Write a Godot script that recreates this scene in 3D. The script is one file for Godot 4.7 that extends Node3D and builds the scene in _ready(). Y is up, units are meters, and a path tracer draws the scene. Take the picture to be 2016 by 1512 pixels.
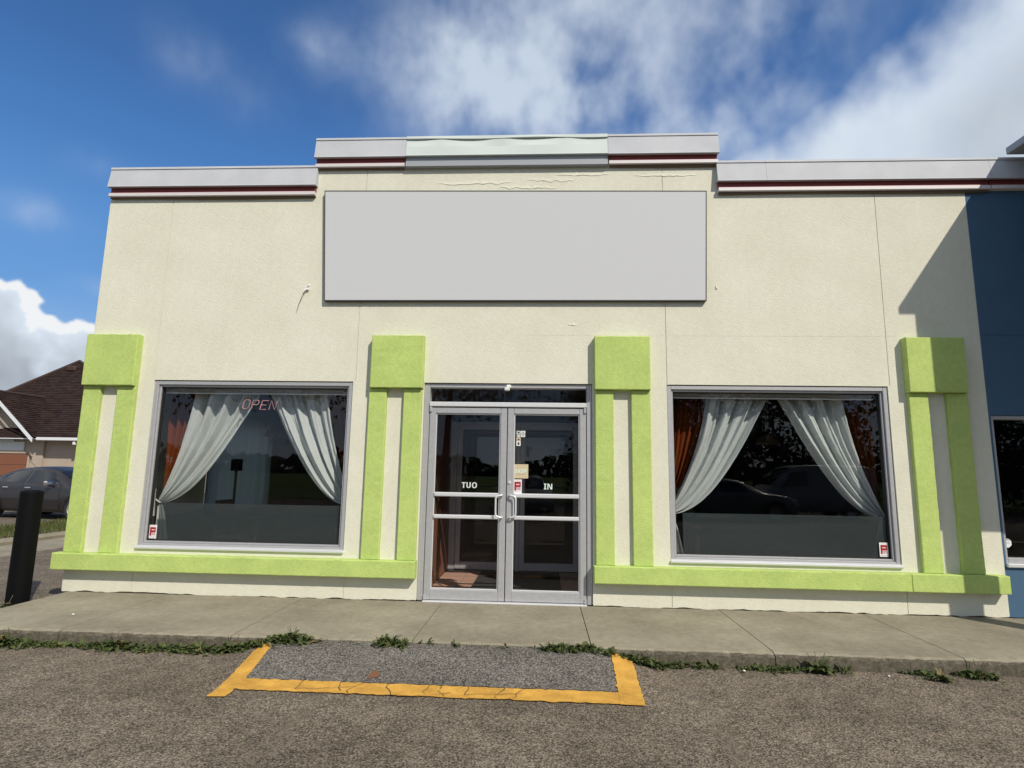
extends Node3D

# ---------------------------------------------------------------- helpers
var M := {}
var used := {}
var rng := RandomNumberGenerator.new()

func numbered(called: String) -> String:
	var n: int = used.get(called, 0)
	used[called] = n + 1
	return called if n == 0 else "%s_%03d" % [called, n]

func tag(o: Node, label := "", category := "", group := "", kind := "") -> Node:
	if label != "": o.set_meta("label", label)
	if category != "": o.set_meta("category", category)
	if group != "": o.set_meta("group", group)
	if kind != "": o.set_meta("kind", kind)
	return o

func thing(called: String, label: String, category: String, at := Vector3.ZERO, turn := 0.0, group := "") -> Node3D:
	var o := Node3D.new()
	o.name = numbered(called)
	add_child(o)
	o.position = at
	o.rotation.y = turn
	tag(o, label, category, group)
	return o

func begin() -> SurfaceTool:
	var st := SurfaceTool.new()
	st.begin(Mesh.PRIMITIVE_TRIANGLES)
	return st

func obj(called: String, st: SurfaceTool, m: Material, parent: Node = null) -> MeshInstance3D:
	var mi := MeshInstance3D.new()
	var mesh := st.commit()
	mi.mesh = mesh
	mi.material_override = null
	mesh.surface_set_material(0, m)
	if parent == null:
		mi.name = numbered(called)
		add_child(mi)
	else:
		var n := 0
		var nm := called
		while parent.has_node(NodePath(nm)):
			n += 1
			nm = "%s_%03d" % [called, n]
		mi.name = nm
		parent.add_child(mi, true)
	return mi

func sub(called: String, parent: Node, at := Vector3.ZERO) -> Node3D:
	var o := Node3D.new()
	var n := 0
	var nm := called
	while parent.has_node(NodePath(nm)):
		n += 1
		nm = "%s_%03d" % [called, n]
	o.name = nm
	o.position = at
	parent.add_child(o, true)
	return o

func struct_obj(called: String, st: SurfaceTool, m: Material) -> MeshInstance3D:
	var o := obj(called, st, m)
	o.set_meta("kind", "structure")
	return o

# quad given counter-clockwise as seen from outside
func quad(st: SurfaceTool, a: Vector3, b: Vector3, c: Vector3, d: Vector3, col := Color.WHITE) -> void:
	var n := (b - a).cross(c - a)
	if n.length_squared() < 1e-14: n = (c - a).cross(d - a)
	n = n.normalized()
	var vs := [a, c, b, a, d, c]
	var uv := [Vector2(0, 1), Vector2(1, 0), Vector2(1, 1), Vector2(0, 1), Vector2(0, 0), Vector2(1, 0)]
	for i in 6:
		st.set_normal(n)
		st.set_color(col)
		st.set_uv(uv[i])
		st.add_vertex(vs[i])

func tri(st: SurfaceTool, a: Vector3, b: Vector3, c: Vector3, col := Color.WHITE) -> void:
	var n := (b - a).cross(c - a).normalized()
	for v in [a, c, b]:
		st.set_normal(n)
		st.set_color(col)
		st.set_uv(Vector2(v.x, v.y))
		st.add_vertex(v)

func box(st: SurfaceTool, lo: Vector3, hi: Vector3, col := Color.WHITE) -> void:
	var p := func(i: int) -> Vector3: return Vector3(hi.x if i & 1 else lo.x, hi.y if i & 2 else lo.y, hi.z if i & 4 else lo.z)
	for f in [[4, 5, 7, 6], [1, 0, 2, 3], [5, 1, 3, 7], [0, 4, 6, 2], [6, 7, 3, 2], [0, 1, 5, 4]]:
		quad(st, p.call(f[0]), p.call(f[1]), p.call(f[2]), p.call(f[3]), col)

# chamfered box: 6 faces, 12 edges, 8 corners
func cbox(st: SurfaceTool, lo: Vector3, hi: Vector3, c := 0.006, col := Color.WHITE) -> void:
	var ctr := (lo + hi) * 0.5
	var h := (hi - lo) * 0.5
	c = minf(c, minf(h.x, minf(h.y, h.z)) * 0.45)
	var ax := [Vector3.RIGHT, Vector3.UP, Vector3.BACK]
	var put := func(vs: Array, outward: Vector3) -> void:
		var n: Vector3 = (vs[1] - vs[0]).cross(vs[2] - vs[0])
		if n.dot(outward) < 0: vs.reverse()
		if vs.size() == 4: quad(st, vs[0], vs[1], vs[2], vs[3], col)
		else: tri(st, vs[0], vs[1], vs[2], col)
	var pt := func(sg: Vector3, main: int) -> Vector3:
		var v := Vector3.ZERO
		for k in 3:
			v[k] = sg[k] * (h[k] if k == main else h[k] - c)
		return ctr + v
	for k in 3:
		var i := (k + 1) % 3
		var j := (k + 2) % 3
		for s in [-1.0, 1.0]:
			var vs := []
			for q in [[-1, -1], [1, -1], [1, 1], [-1, 1]]:
				var sg := Vector3.ZERO
				sg[k] = s
				sg[i] = q[0]
				sg[j] = q[1]
				vs.append(pt.call(sg, k))
			put.call(vs, ax[k] * s)
		for s in [-1.0, 1.0]:
			for t in [-1.0, 1.0]:
				var a := Vector3.ZERO
				a[i] = s
				a[j] = t
				a[k] = -1
				var b := a
				b[k] = 1
				put.call([pt.call(a, i), pt.call(b, i), pt.call(b, j), pt.call(a, j)], ax[i] * s + ax[j] * t)
	for sx in [-1.0, 1.0]:
		for sy in [-1.0, 1.0]:
			for sz in [-1.0, 1.0]:
				var sg := Vector3(sx, sy, sz)
				put.call([pt.call(sg, 0), pt.call(sg, 1), pt.call(sg, 2)], sg)

func tube(st: SurfaceTool, pts: Array, r: float, seg := 10, r2 := -1.0) -> void:
	var rings := []
	var up := Vector3(0.123, 0.97, 0.21).normalized()
	for i in pts.size():
		var d: Vector3 = (pts[mini(i + 1, pts.size() - 1)] - pts[maxi(i - 1, 0)]).normalized()
		var s := d.cross(up)
		if s.length() < 0.05: s = d.cross(Vector3(0.9, 0.1, 0.3))
		s = s.normalized()
		var t := s.cross(d).normalized()
		up = t
		var rr := r if r2 < 0 else lerpf(r, r2, float(i) / (pts.size() - 1))
		var ring := []
		for k in seg + 1:
			var a := TAU * k / seg
			ring.append([pts[i] + (s * cos(a) + t * sin(a)) * rr, s * cos(a) + t * sin(a)])
		rings.append(ring)
	for i in pts.size() - 1:
		for k in seg:
			var q := [rings[i][k], rings[i][k + 1], rings[i + 1][k + 1], rings[i + 1][k]]
			for w in [0, 1, 2, 0, 2, 3]:
				st.set_normal(q[w][1])
				st.set_color(Color.WHITE)
				st.set_uv(Vector2.ZERO)
				st.add_vertex(q[w][0])
	for e in [[0, -1], [pts.size() - 1, 1]]:
		var n: Vector3 = (pts[e[0]] - pts[clampi(e[0] - e[1], 0, pts.size() - 1)]).normalized()
		for k in seg:
			for v in ([pts[e[0]], rings[e[0]][k][0], rings[e[0]][k + 1][0]] if e[1] > 0 else [pts[e[0]], rings[e[0]][k + 1][0], rings[e[0]][k][0]]):
				st.set_normal(n)
				st.set_color(Color.WHITE)
				st.set_uv(Vector2.ZERO)
				st.add_vertex(v)

# lathe about the y axis through c; prof is a list of Vector2(radius, y)
func lathe(st: SurfaceTool, c: Vector3, prof: Array, seg := 24) -> void:
	for i in prof.size() - 1:
		var a: Vector2 = prof[i]
		var b: Vector2 = prof[i + 1]
		var t := (b - a).normalized()
		for k in seg:
			var a0 := TAU * k / seg
			var a1 := TAU * (k + 1) / seg
			var vs := [[a, a0], [a, a1], [b, a1], [b, a0]]
			for w in [0, 1, 2, 0, 2, 3]:
				var p: Vector2 = vs[w][0]
				var an: float = vs[w][1]
				st.set_normal(Vector3(cos(an) * t.y, -t.x, sin(an) * t.y).normalized())
				st.set_color(Color.WHITE)
				st.set_uv(Vector2.ZERO)
				st.add_vertex(c + Vector3(cos(an) * p.x, p.y, sin(an) * p.x))

# slab in the xy plane cut on a grid: depth.call(x, y) gives the front z at a cell's middle, or NAN for a hole
func grid_wall(st: SurfaceTool, xs: Array, ys: Array, zback: float, depth: Callable) -> void:
	xs.sort()
	ys.sort()
	var z := []
	for i in xs.size() - 1:
		var row := []
		for j in ys.size() - 1:
			row.append(depth.call((xs[i] + xs[i + 1]) * 0.5, (ys[j] + ys[j + 1]) * 0.5))
		z.append(row)
	for i in xs.size() - 1:
		for j in ys.size() - 1:
			var d: float = z[i][j]
			var x0: float = xs[i]
			var x1: float = xs[i + 1]
			var y0: float = ys[j]
			var y1: float = ys[j + 1]
			if is_nan(d): continue
			quad(st, Vector3(x0, y0, d), Vector3(x1, y0, d), Vector3(x1, y1, d), Vector3(x0, y1, d))
			quad(st, Vector3(x1, y0, zback), Vector3(x0, y0, zback), Vector3(x0, y1, zback), Vector3(x1, y1, zback))
			for s in [[1, 0], [-1, 0], [0, 1], [0, -1]]:
				var ni: int = i + s[0]
				var nj: int = j + s[1]
				var e := zback
				if ni >= 0 and nj >= 0 and ni < xs.size() - 1 and nj < ys.size() - 1 and not is_nan(z[ni][nj]): e = z[ni][nj]
				if e >= d - 1e-5: continue
				match s:
					[1, 0]: quad(st, Vector3(x1, y0, d), Vector3(x1, y0, e), Vector3(x1, y1, e), Vector3(x1, y1, d))
					[-1, 0]: quad(st, Vector3(x0, y0, e), Vector3(x0, y0, d), Vector3(x0, y1, d), Vector3(x0, y1, e))
					[0, 1]: quad(st, Vector3(x0, y1, d), Vector3(x1, y1, d), Vector3(x1, y1, e), Vector3(x0, y1, e))
					[0, -1]: quad(st, Vector3(x0, y0, e), Vector3(x1, y0, e), Vector3(x1, y0, d), Vector3(x0, y0, d))

# profile of Vector2(z, y) points (from below, round the front, to the top) drawn out along x
func extrude_x(st: SurfaceTool, prof: Array, x0: float, x1: float, steps := 1, wave = null) -> void:
	var at := func(i: int, x: float) -> Vector3:
		var p: Vector2 = prof[i]
		if wave != null: p = wave.call(i, x, p)
		return Vector3(x, p.y, p.x)
	for s in steps:
		var a := lerpf(x0, x1, float(s) / steps)
		var b := lerpf(x0, x1, float(s + 1) / steps)
		for i in prof.size() - 1:
			quad(st, at.call(i, a), at.call(i, b), at.call(i + 1, b), at.call(i + 1, a))
	for e in [[x0, 0], [x1, 1]]:
		for i in range(1, prof.size() - 1):
			var t := [at.call(0, e[0]), at.call(i, e[0]), at.call(i + 1, e[0])]
			if e[1] == 0: t.reverse()
			tri(st, t[0], t[2], t[1])

func noise(kind: int, freq: float, sd: int, oct := 4) -> FastNoiseLite:
	var n := FastNoiseLite.new()
	n.noise_type = kind
	n.frequency = freq
	n.seed = sd
	n.fractal_type = FastNoiseLite.FRACTAL_FBM if oct > 1 else FastNoiseLite.FRACTAL_NONE
	n.fractal_octaves = oct
	return n

func cells(freq: float, sd: int) -> FastNoiseLite:
	var n := noise(FastNoiseLite.TYPE_CELLULAR, freq, sd, 1)
	n.cellular_return_type = FastNoiseLite.RETURN_CELL_VALUE
	n.cellular_jitter = 1.0
	return n

func lin(r: float, g: float, b: float, a := 1.0) -> Color:
	var c := Color(r, g, b).linear_to_srgb()
	c.a = a
	return c

func mat(r: float, g: float, b: float, rough := 0.8, metal := 0.0, spec := 0.5) -> StandardMaterial3D:
	var m := StandardMaterial3D.new()
	m.albedo_color = lin(r, g, b)
	m.roughness = rough
	m.metallic = metal
	m.metallic_specular = spec
	return m

# colour texture that blends two tones through summed noises (bytes), seamless
func tone_tex(size: int, layers: Array, lo: Color, hi: Color) -> ImageTexture:
	var acc := PackedFloat32Array()
	acc.resize(size * size)
	for l in layers:
		var im: Image = l[0].get_seamless_image(size, size, false, false, 0.12, true)
		im.convert(Image.FORMAT_L8)
		var d := im.get_data()
		var w: float = l[1] / 255.0
		for i in size * size: acc[i] += d[i] * w
	var out := PackedByteArray()
	out.resize(size * size * 3)
	var dr := (hi.r - lo.r) * 255.0
	var dg := (hi.g - lo.g) * 255.0
	var db := (hi.b - lo.b) * 255.0
	for i in size * size:
		var t := clampf(acc[i], 0.0, 1.0)
		out[i * 3] = int(lo.r * 255.0 + dr * t)
		out[i * 3 + 1] = int(lo.g * 255.0 + dg * t)
		out[i * 3 + 2] = int(lo.b * 255.0 + db * t)
	return ImageTexture.create_from_image(Image.create_from_data(size, size, false, Image.FORMAT_RGB8, out))

func bump_tex(size: int, layers: Array, strength: float) -> ImageTexture:
	var acc := PackedFloat32Array()
	acc.resize(size * size)
	for l in layers:
		var im: Image = l[0].get_seamless_image(size, size, false, false, 0.12, true)
		im.convert(Image.FORMAT_L8)
		var d := im.get_data()
		var w: float = l[1]
		for i in size * size: acc[i] += d[i] * w
	var out := PackedByteArray()
	out.resize(size * size)
	for i in size * size: out[i] = int(clampf(acc[i], 0.0, 255.0))
	var im2 := Image.create_from_data(size, size, false, Image.FORMAT_L8, out)
	im2.convert(Image.FORMAT_RGBA8)
	im2.bump_map_to_normal_map(strength)
	return ImageTexture.create_from_image(im2)

func world_map(m: StandardMaterial3D, tex: Texture2D, nrm: Texture2D, tile: float, nscale := 1.0) -> StandardMaterial3D:
	if tex:
		m.albedo_texture = tex
		m.albedo_color = Color.WHITE
	if nrm:
		m.normal_enabled = true
		m.normal_texture = nrm
		m.normal_scale = nscale
	m.uv1_triplanar = true
	m.uv1_world_triplanar = true
	m.uv1_triplanar_sharpness = 8.0
	m.uv1_scale = Vector3.ONE / tile
	return m

func mottle(m: StandardMaterial3D, tex: Texture2D, tile: float) -> void:
	m.detail_enabled = true
	m.detail_blend_mode = BaseMaterial3D.BLEND_MODE_MUL
	m.detail_albedo = tex
	m.detail_uv_layer = BaseMaterial3D.DETAIL_UV_2
	m.uv2_triplanar = true
	m.uv2_world_triplanar = true
	m.uv2_scale = Vector3.ONE / tile

func glass(tint := 0.002) -> StandardMaterial3D:
	var m := StandardMaterial3D.new()
	m.albedo_color = Color(0.3, 0.34, 0.34, tint)
	m.transparency = BaseMaterial3D.TRANSPARENCY_ALPHA
	m.roughness = 0.0
	m.metallic_specular = 0.5
	return m

# ---------------------------------------------------------------- sky
const EXPOSURE := 1.31
func smooth(a: float, b: float, x: float) -> float:
	var t := clampf((x - a) / (b - a), 0.0, 1.0)
	return t * t * (3.0 - 2.0 * t)

func bump2(az: float, el: float, ca: float, ce: float, ra: float, re: float) -> float:
	var q := ((az - ca) / ra) ** 2 + ((el - ce) / re) ** 2
	return exp(-q * 1.4) if q < 4.0 else 0.0

func sky_picture() -> ImageTexture:
	var w := 3072
	var h := 1536
	var buf := PackedFloat32Array()
	buf.resize(w * h * 3)
	var n1 := noise(FastNoiseLite.TYPE_SIMPLEX_SMOOTH, 3.2, 11, 5)
	var n2 := noise(FastNoiseLite.TYPE_SIMPLEX_SMOOTH, 9.0, 23, 4)
	var n3 := noise(FastNoiseLite.TYPE_SIMPLEX_SMOOTH, 1.6, 37, 3)
	var n4 := noise(FastNoiseLite.TYPE_SIMPLEX_SMOOTH, 14.0, 5, 5)
	var ramp := [[0.0, Color8(196, 214, 236)], [8.0, Color8(150, 188, 232)], [14.0, Color8(108, 159, 218)], [19.0, Color8(96, 148, 210)], [26.0, Color8(76, 126, 190)], [33.0, Color8(64, 108, 168)], [42.0, Color8(56, 95, 150)], [60.0, Color8(48, 88, 148)], [90.0, Color8(42, 80, 138)]]
	var lo_ground := Color(0.16, 0.15, 0.13)
	for j in h:
		var el := 90.0 - (j + 0.5) / h * 180.0
		var ce := cos(deg_to_rad(el))
		var se := sin(deg_to_rad(el))
		var base := lo_ground
		if el >= 0.0:
			for k in ramp.size() - 1:
				if el <= ramp[k + 1][0]:
					var t: float = (el - ramp[k][0]) / (ramp[k + 1][0] - ramp[k][0])
					base = (ramp[k][1] as Color).srgb_to_linear().lerp((ramp[k + 1][1] as Color).srgb_to_linear(), t)
					break
		for i in w:
			var c := base
			if el > -1.0:
				var az := (i + 0.5) / w * 360.0
				if az > 180.0: az -= 360.0
				var ar := deg_to_rad(az)
				var d := Vector3(ce * sin(ar), se, -ce * cos(ar))
				# streaks drawn out towards the zenith
				var f := n1.get_noise_3d(d.x * 1.4, d.y * 0.8, d.z * 1.4)
				var g := n2.get_noise_3d(d.x * 1.3, d.y * 0.85, d.z * 1.3)
				var hi := n4.get_noise_3d(d.x * 1.6, d.y * 1.3, d.z * 1.6)
				var soft := f * 0.8 + g * 0.35 + hi * 0.2
				var cov := 0.0
				var white := 0.92
				if absf(az) < 62.0 and el < 62.0:
					# thin cloud high above the doorway
					var m := bump2(az, el, 2.0, 33.0, 17.0, 6.5) * 1.0 + bump2(az, el, -8.0, 37.5, 13.0, 6.0) * 0.75 + bump2(az, el, 8.0, 42.0, 20.0, 6.0) * 0.62 + bump2(az, el, 25.0, 37.0, 11.0, 5.0) * 0.5 + bump2(az, el, 22.0, 31.0, 9.0, 4.0) * 0.55 + bump2(az, el, 15.0, 29.0, 7.0, 3.0) * 0.4
					m += bump2(az, el, -35.0, 33.4, 5.0, 3.2) * 0.4 + bump2(az, el, -29.0, 31.0, 4.0, 3.0) * 0.25 + bump2(az, el, -23.5, 36.5, 5.0, 2.6) * 0.4
					m += bump2(az, el, -44.0, 18.8, 4.0, 1.9) * 0.5 + bump2(az, el, -40.5, 23.2, 3.2, 1.7) * 0.36 + bump2(az, el, -38.5, 14.2, 4.5, 1.2) * 0.35
					cov = smooth(0.0, 1.5, m * (0.92 + f * 0.75 + g * 0.45 + hi * 0.28)) * 0.8
					white = 0.93
					# broad cloud bank at the right, bounded by a rising edge
					var edge := (az - 17.5) * 0.36 + 28.6 - el + soft * 3.6
					var bank := smooth(-1.2, 5.0, edge) * smooth(13.0, 19.0, az)
					if bank > 0.0:
						cov = maxf(cov, bank * (0.96 + g * 0.1))
						var deep := smooth(3.0, 11.0, edge) * smooth(30.0, 39.0, az)
						white = lerpf(0.9, 0.66 + f * 0.16, deep)
					# heaped cloud low at the left
					var top := 14.2 - (az + 45.5) * 0.55 + n4.get_noise_3d(d.x, d.y, d.z) * 2.9 + f * 1.8
					var heap := smooth(-0.05, 0.45, top - el) * (1.0 - smooth(-30.0, -20.0, az))
					if heap > 0.0:
						cov = maxf(cov, heap)
						white = lerpf(1.0, 0.62 + g * 0.22, smooth(1.0, 5.5, top - el + g * 2.0))
				else:
					# the same broken cloud all round
					var s := n3.get_noise_3d(d.x, d.y * 1.6, d.z) + soft * 0.5
					cov = smooth(-0.3, 0.35, s) * 0.95
					white = 1.0 - 0.2 * smooth(0.3, 0.7, s)
				var haze := smooth(6.0, 0.0, el) * 0.5
				var cl := Color(0.75 * white, 0.84 * white, 0.95 * white)
				if white > 0.95: cl = Color(0.88, 0.9, 0.92) if absf(az) < 62.0 and el < 62.0 else Color(1.0, 1.02, 1.04)
				c = base.lerp(cl, clampf(cov, 0.0, 1.0))
				c = c.lerp(Color(0.62, 0.68, 0.76), haze)
				if el < 0.0: c = c.lerp(lo_ground, -el)
			c *= 1.0 / EXPOSURE
			var o := (j * w + i) * 3
			buf[o] = c.r
			buf[o + 1] = c.g
			buf[o + 2] = c.b
	var im := Image.create_from_data(w, h, false, Image.FORMAT_RGBF, buf.to_byte_array())
	return ImageTexture.create_from_image(im)

# ---------------------------------------------------------------- materials
func make_materials() -> void:
	var S := FastNoiseLite.TYPE_SIMPLEX_SMOOTH
	var stucco_n := bump_tex(512, [[noise(S, 0.035, 3, 3), 0.75], [noise(S, 0.11, 4, 2), 0.3]], 5.0)
	var blotch := tone_tex(512, [[noise(S, 0.008, 8, 5), 0.75], [noise(S, 0.05, 9, 3), 0.25]], lin(0.91, 0.89, 0.87), lin(1.0, 1.0, 1.0))
	var stain := tone_tex(512, [[noise(S, 0.006, 18, 5), 0.8], [noise(S, 0.03, 19, 3), 0.2]], lin(0.6, 0.59, 0.57), lin(1.0, 1.0, 1.0))
	var cream := tone_tex(512, [[noise(S, 0.012, 12, 5), 0.6], [noise(S, 0.2, 13, 2), 0.4]], lin(0.66, 0.66, 0.545), lin(0.735, 0.735, 0.615))
	M.cream = world_map(mat(1, 1, 1, 0.9, 0, 0.3), cream, stucco_n, 0.5, 0.42)
	mottle(M.cream, blotch, 3.7)
	var green := tone_tex(512, [[noise(S, 0.012, 14, 4), 0.6], [noise(S, 0.2, 15, 2), 0.4]], lin(0.46, 0.585, 0.165), lin(0.56, 0.69, 0.225))
	M.green = world_map(mat(1, 1, 1, 0.85, 0, 0.35), green, stucco_n, 0.45, 0.6)
	mottle(M.green, tone_tex(512, [[noise(S, 0.007, 78, 5), 0.6], [noise(S, 0.06, 79, 4), 0.4]], lin(0.74, 0.76, 0.74), lin(1.0, 1.0, 1.0)), 1.9)
	M.blue = world_map(mat(0.055, 0.125, 0.215, 0.85), null, stucco_n, 0.5, 0.4)
	mottle(M.blue, blotch, 2.9)
	M.tan = world_map(mat(0.42, 0.35, 0.28, 0.9), null, stucco_n, 0.8, 0.5)
	mottle(M.tan, blotch, 4.1)
	var agg := tone_tex(1024, [[cells(0.34, 31), 0.66], [cells(0.17, 32), 0.16], [noise(S, 0.01, 33, 4), 0.18]], lin(0.03, 0.025, 0.02), lin(0.50, 0.42, 0.325))
	var agg_n := bump_tex(1024, [[cells(0.3, 31), 0.6], [noise(S, 0.15, 34, 2), 0.4]], 3.5)
	M.asphalt = world_map(mat(1, 1, 1, 0.92, 0, 0.3), agg, agg_n, 2.6, 0.7)
	mottle(M.asphalt, stain, 4.7)
	var agg2 := tone_tex(1024, [[cells(0.27, 41), 0.76], [cells(0.19, 42), 0.22], [noise(S, 0.01, 43, 4), 0.08]], lin(0.04, 0.037, 0.033), lin(0.39, 0.365, 0.325))
	M.patch = world_map(mat(1, 1, 1, 0.9, 0, 0.3), agg2, agg_n, 2.3, 0.9)
	mottle(M.patch, stain, 3.1)
	var conc := tone_tex(1024, [[noise(S, 0.3, 51, 2), 0.38], [noise(S, 0.02, 52, 5), 0.42], [cells(0.25, 53), 0.2]], lin(0.235, 0.212, 0.158), lin(0.45, 0.41, 0.312))
	var conc_n := bump_tex(512, [[noise(S, 0.25, 54, 3), 0.7], [cells(0.1, 55), 0.15]], 2.0)
	M.concrete = world_map(mat(1, 1, 1, 0.9, 0, 0.3), conc, conc_n, 1.9, 0.5)
	mottle(M.concrete, stain, 3.3)
	var paint := tone_tex(512, [[cells(0.3, 61), 0.35], [noise(S, 0.015, 62, 5), 0.5], [noise(S, 0.2, 63, 2), 0.15]], lin(0.58, 0.31, 0.055), lin(0.92, 0.52, 0.1))
	M.yellow = world_map(mat(1, 1, 1, 0.7, 0, 0.4), paint, agg_n, 1.3, 0.8)
	mottle(M.yellow, stain, 0.9)
	var brushed := tone_tex(512, [[noise(S, 0.02, 71, 4), 0.7], [noise(S, 0.3, 72, 2), 0.3]], lin(0.38, 0.385, 0.395), lin(0.46, 0.465, 0.475))
	M.aluminium = world_map(mat(1, 1, 1, 0.45, 0.3, 0.5), brushed, null, 0.7)
	M.bright = mat(0.7, 0.71, 0.72, 0.4, 0.35)
	M.kerb = world_map(mat(1, 1, 1, 0.95, 0, 0.3), tone_tex(512, [[cells(0.22, 57), 0.4], [noise(S, 0.03, 58, 5), 0.6]], lin(0.075, 0.066, 0.05), lin(0.26, 0.235, 0.18)), conc_n, 0.8, 1.0)
	mottle(M.kerb, stain, 1.7)
	M.dark_seal = mat(0.012, 0.012, 0.013, 0.7)
	var flash := tone_tex(512, [[noise(S, 0.006, 81, 4), 0.8], [noise(S, 0.2, 82, 2), 0.2]], lin(0.42, 0.435, 0.46), lin(0.51, 0.525, 0.55))
	M.flashing = world_map(mat(1, 1, 1, 0.65, 0.0, 0.3), flash, null, 1.7)
	M.flashing_new = mat(0.54, 0.6, 0.58, 0.55, 0.0, 0.3)
	M.flashing_band = mat(0.3, 0.32, 0.345, 0.45, 0.0, 0.5)
	M.strip = mat(0.6, 0.565, 0.57, 0.5)
	M.maroon = mat(0.2, 0.035, 0.036, 0.5)
	M.old_wood = mat(0.13, 0.09, 0.06, 0.9)
	M.sign = mat(0.53, 0.545, 0.56, 0.6, 0, 0.3)
	M.sign_edge = mat(0.05, 0.048, 0.043, 0.6)
	M.glass = glass()
	M.door_glass = glass()
	M.door_glass.metallic_specular = 0.44
	M.film = mat(0.032, 0.042, 0.044, 0.33, 0, 0.4)
	M.film.transparency = BaseMaterial3D.TRANSPARENCY_ALPHA
	M.film.albedo_color.a = 0.8
	var weave := bump_tex(256, [[noise(S, 0.35, 91, 2), 1.0]], 2.0)
	M.sheer = mat(0.46, 0.5, 0.485, 0.9, 0, 0.2)
	M.sheer.backlight_enabled = true
	M.sheer.backlight = lin(0.26, 0.28, 0.27)
	world_map(M.sheer, null, weave, 0.35, 0.4)
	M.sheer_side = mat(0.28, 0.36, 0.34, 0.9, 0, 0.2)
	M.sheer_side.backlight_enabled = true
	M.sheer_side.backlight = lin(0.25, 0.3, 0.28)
	M.rust = mat(0.115, 0.026, 0.006, 0.85, 0, 0.2)
	M.blind = mat(0.32, 0.31, 0.28, 0.6)
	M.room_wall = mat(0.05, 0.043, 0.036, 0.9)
	M.room_dark = mat(0.035, 0.03, 0.026, 0.9)
	M.room_ceiling = mat(0.08, 0.08, 0.075, 0.9)
	M.room_floor = mat(0.05, 0.033, 0.022, 0.5)
	M.wood = mat(0.05, 0.022, 0.012, 0.45)
	M.black = mat(0.012, 0.012, 0.013, 0.6)
	M.tile = mat(0.42, 0.26, 0.19, 0.5)
	M.tile_b = mat(0.37, 0.235, 0.175, 0.5)
	M.grout = mat(0.16, 0.13, 0.11, 0.9)
	M.mat_dark = mat(0.02, 0.02, 0.022, 0.95)
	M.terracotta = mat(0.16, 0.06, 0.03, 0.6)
	M.cream_shade = mat(0.65, 0.56, 0.4, 0.6)
	M.white = mat(0.75, 0.75, 0.74, 0.5)
	M.letter = mat(0.62, 0.65, 0.63, 0.6)
	M.letter_mint = mat(0.62, 0.75, 0.66, 0.6)
	M.sticker_tan = mat(0.56, 0.47, 0.3, 0.6)
	M.sticker_ink = mat(0.62, 0.72, 0.66, 0.6)
	M.neon = mat(0.52, 0.26, 0.25, 0.3)
	M.bollard = mat(0.004, 0.004, 0.0045, 0.6, 0, 0.22)
	world_map(M.bollard, null, conc_n, 0.5, 0.3)
	M.shingle = mat(1, 1, 1, 0.95, 0, 0.2)
	M.shingle.vertex_color_use_as_albedo = true
	M.trim = mat(0.66, 0.68, 0.7, 0.6)
	M.garage = mat(0.19, 0.075, 0.038, 0.7)
	M.arch = mat(0.6, 0.63, 0.62, 0.7)
	M.paint_car = mat(0.024, 0.021, 0.021, 0.4, 0.1)
	M.paint_car.clearcoat_enabled = true
	M.paint_car.clearcoat = 0.25
	M.paint_car.clearcoat_roughness = 0.04
	M.roof_car = M.paint_car
	M.paint_silver = mat(0.2, 0.2, 0.21, 0.35, 0.3)
	M.paint_white = mat(0.3, 0.3, 0.3, 0.3)
	M.car_glass = mat(0.012, 0.014, 0.016, 0.03, 0.0, 0.6)
	M.chrome = mat(0.8, 0.8, 0.82, 0.1, 1.0)
	M.rubber = mat(0.018, 0.018, 0.018, 0.85)
	M.rim = mat(0.45, 0.45, 0.47, 0.3, 0.8)
	M.red_lens = mat(0.35, 0.01, 0.01, 0.15)
	M.clear_lens = mat(0.6, 0.62, 0.64, 0.1)
	M.leaf = mat(1, 1, 1, 0.7, 0, 0.3)
	M.leaf.vertex_color_use_as_albedo = true
	M.leaf.backlight_enabled = true
	M.leaf.backlight = lin(0.3, 0.3, 0.3)
	M.bark = mat(0.1, 0.075, 0.055, 0.95)
	M.field = world_map(mat(1, 1, 1, 0.95, 0, 0.1), tone_tex(256, [[noise(S, 0.02, 95, 5), 1.0]], lin(0.06, 0.085, 0.03), lin(0.11, 0.15, 0.05)), null, 30.0)
	M.soil = world_map(mat(0.13, 0.105, 0.07, 0.95), null, conc_n, 1.0, 1.0)
	M.crack = mat(0.045, 0.04, 0.035, 0.95)
	M.mud = mat(0.17, 0.075, 0.035, 0.9)
	M.lamp_shade = mat(0.55, 0.42, 0.28, 0.5)
	M.copper = mat(0.5, 0.22, 0.1, 0.35, 0.6)

# ---------------------------------------------------------------- ground
func ground_y(x: float, z: float) -> float:
	var y := -0.12
	var a := smooth(-2.3, -1.75, x) * (1.0 - smooth(0.75, 1.3, x))
	y += a * 0.105 * (1.0 - smooth(1.46, 2.3, z))
	y += 0.065 * (1.0 - smooth(-5.5, -4.75, x)) * (1.0 - smooth(0.9, 2.2, z))
	return y

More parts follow.
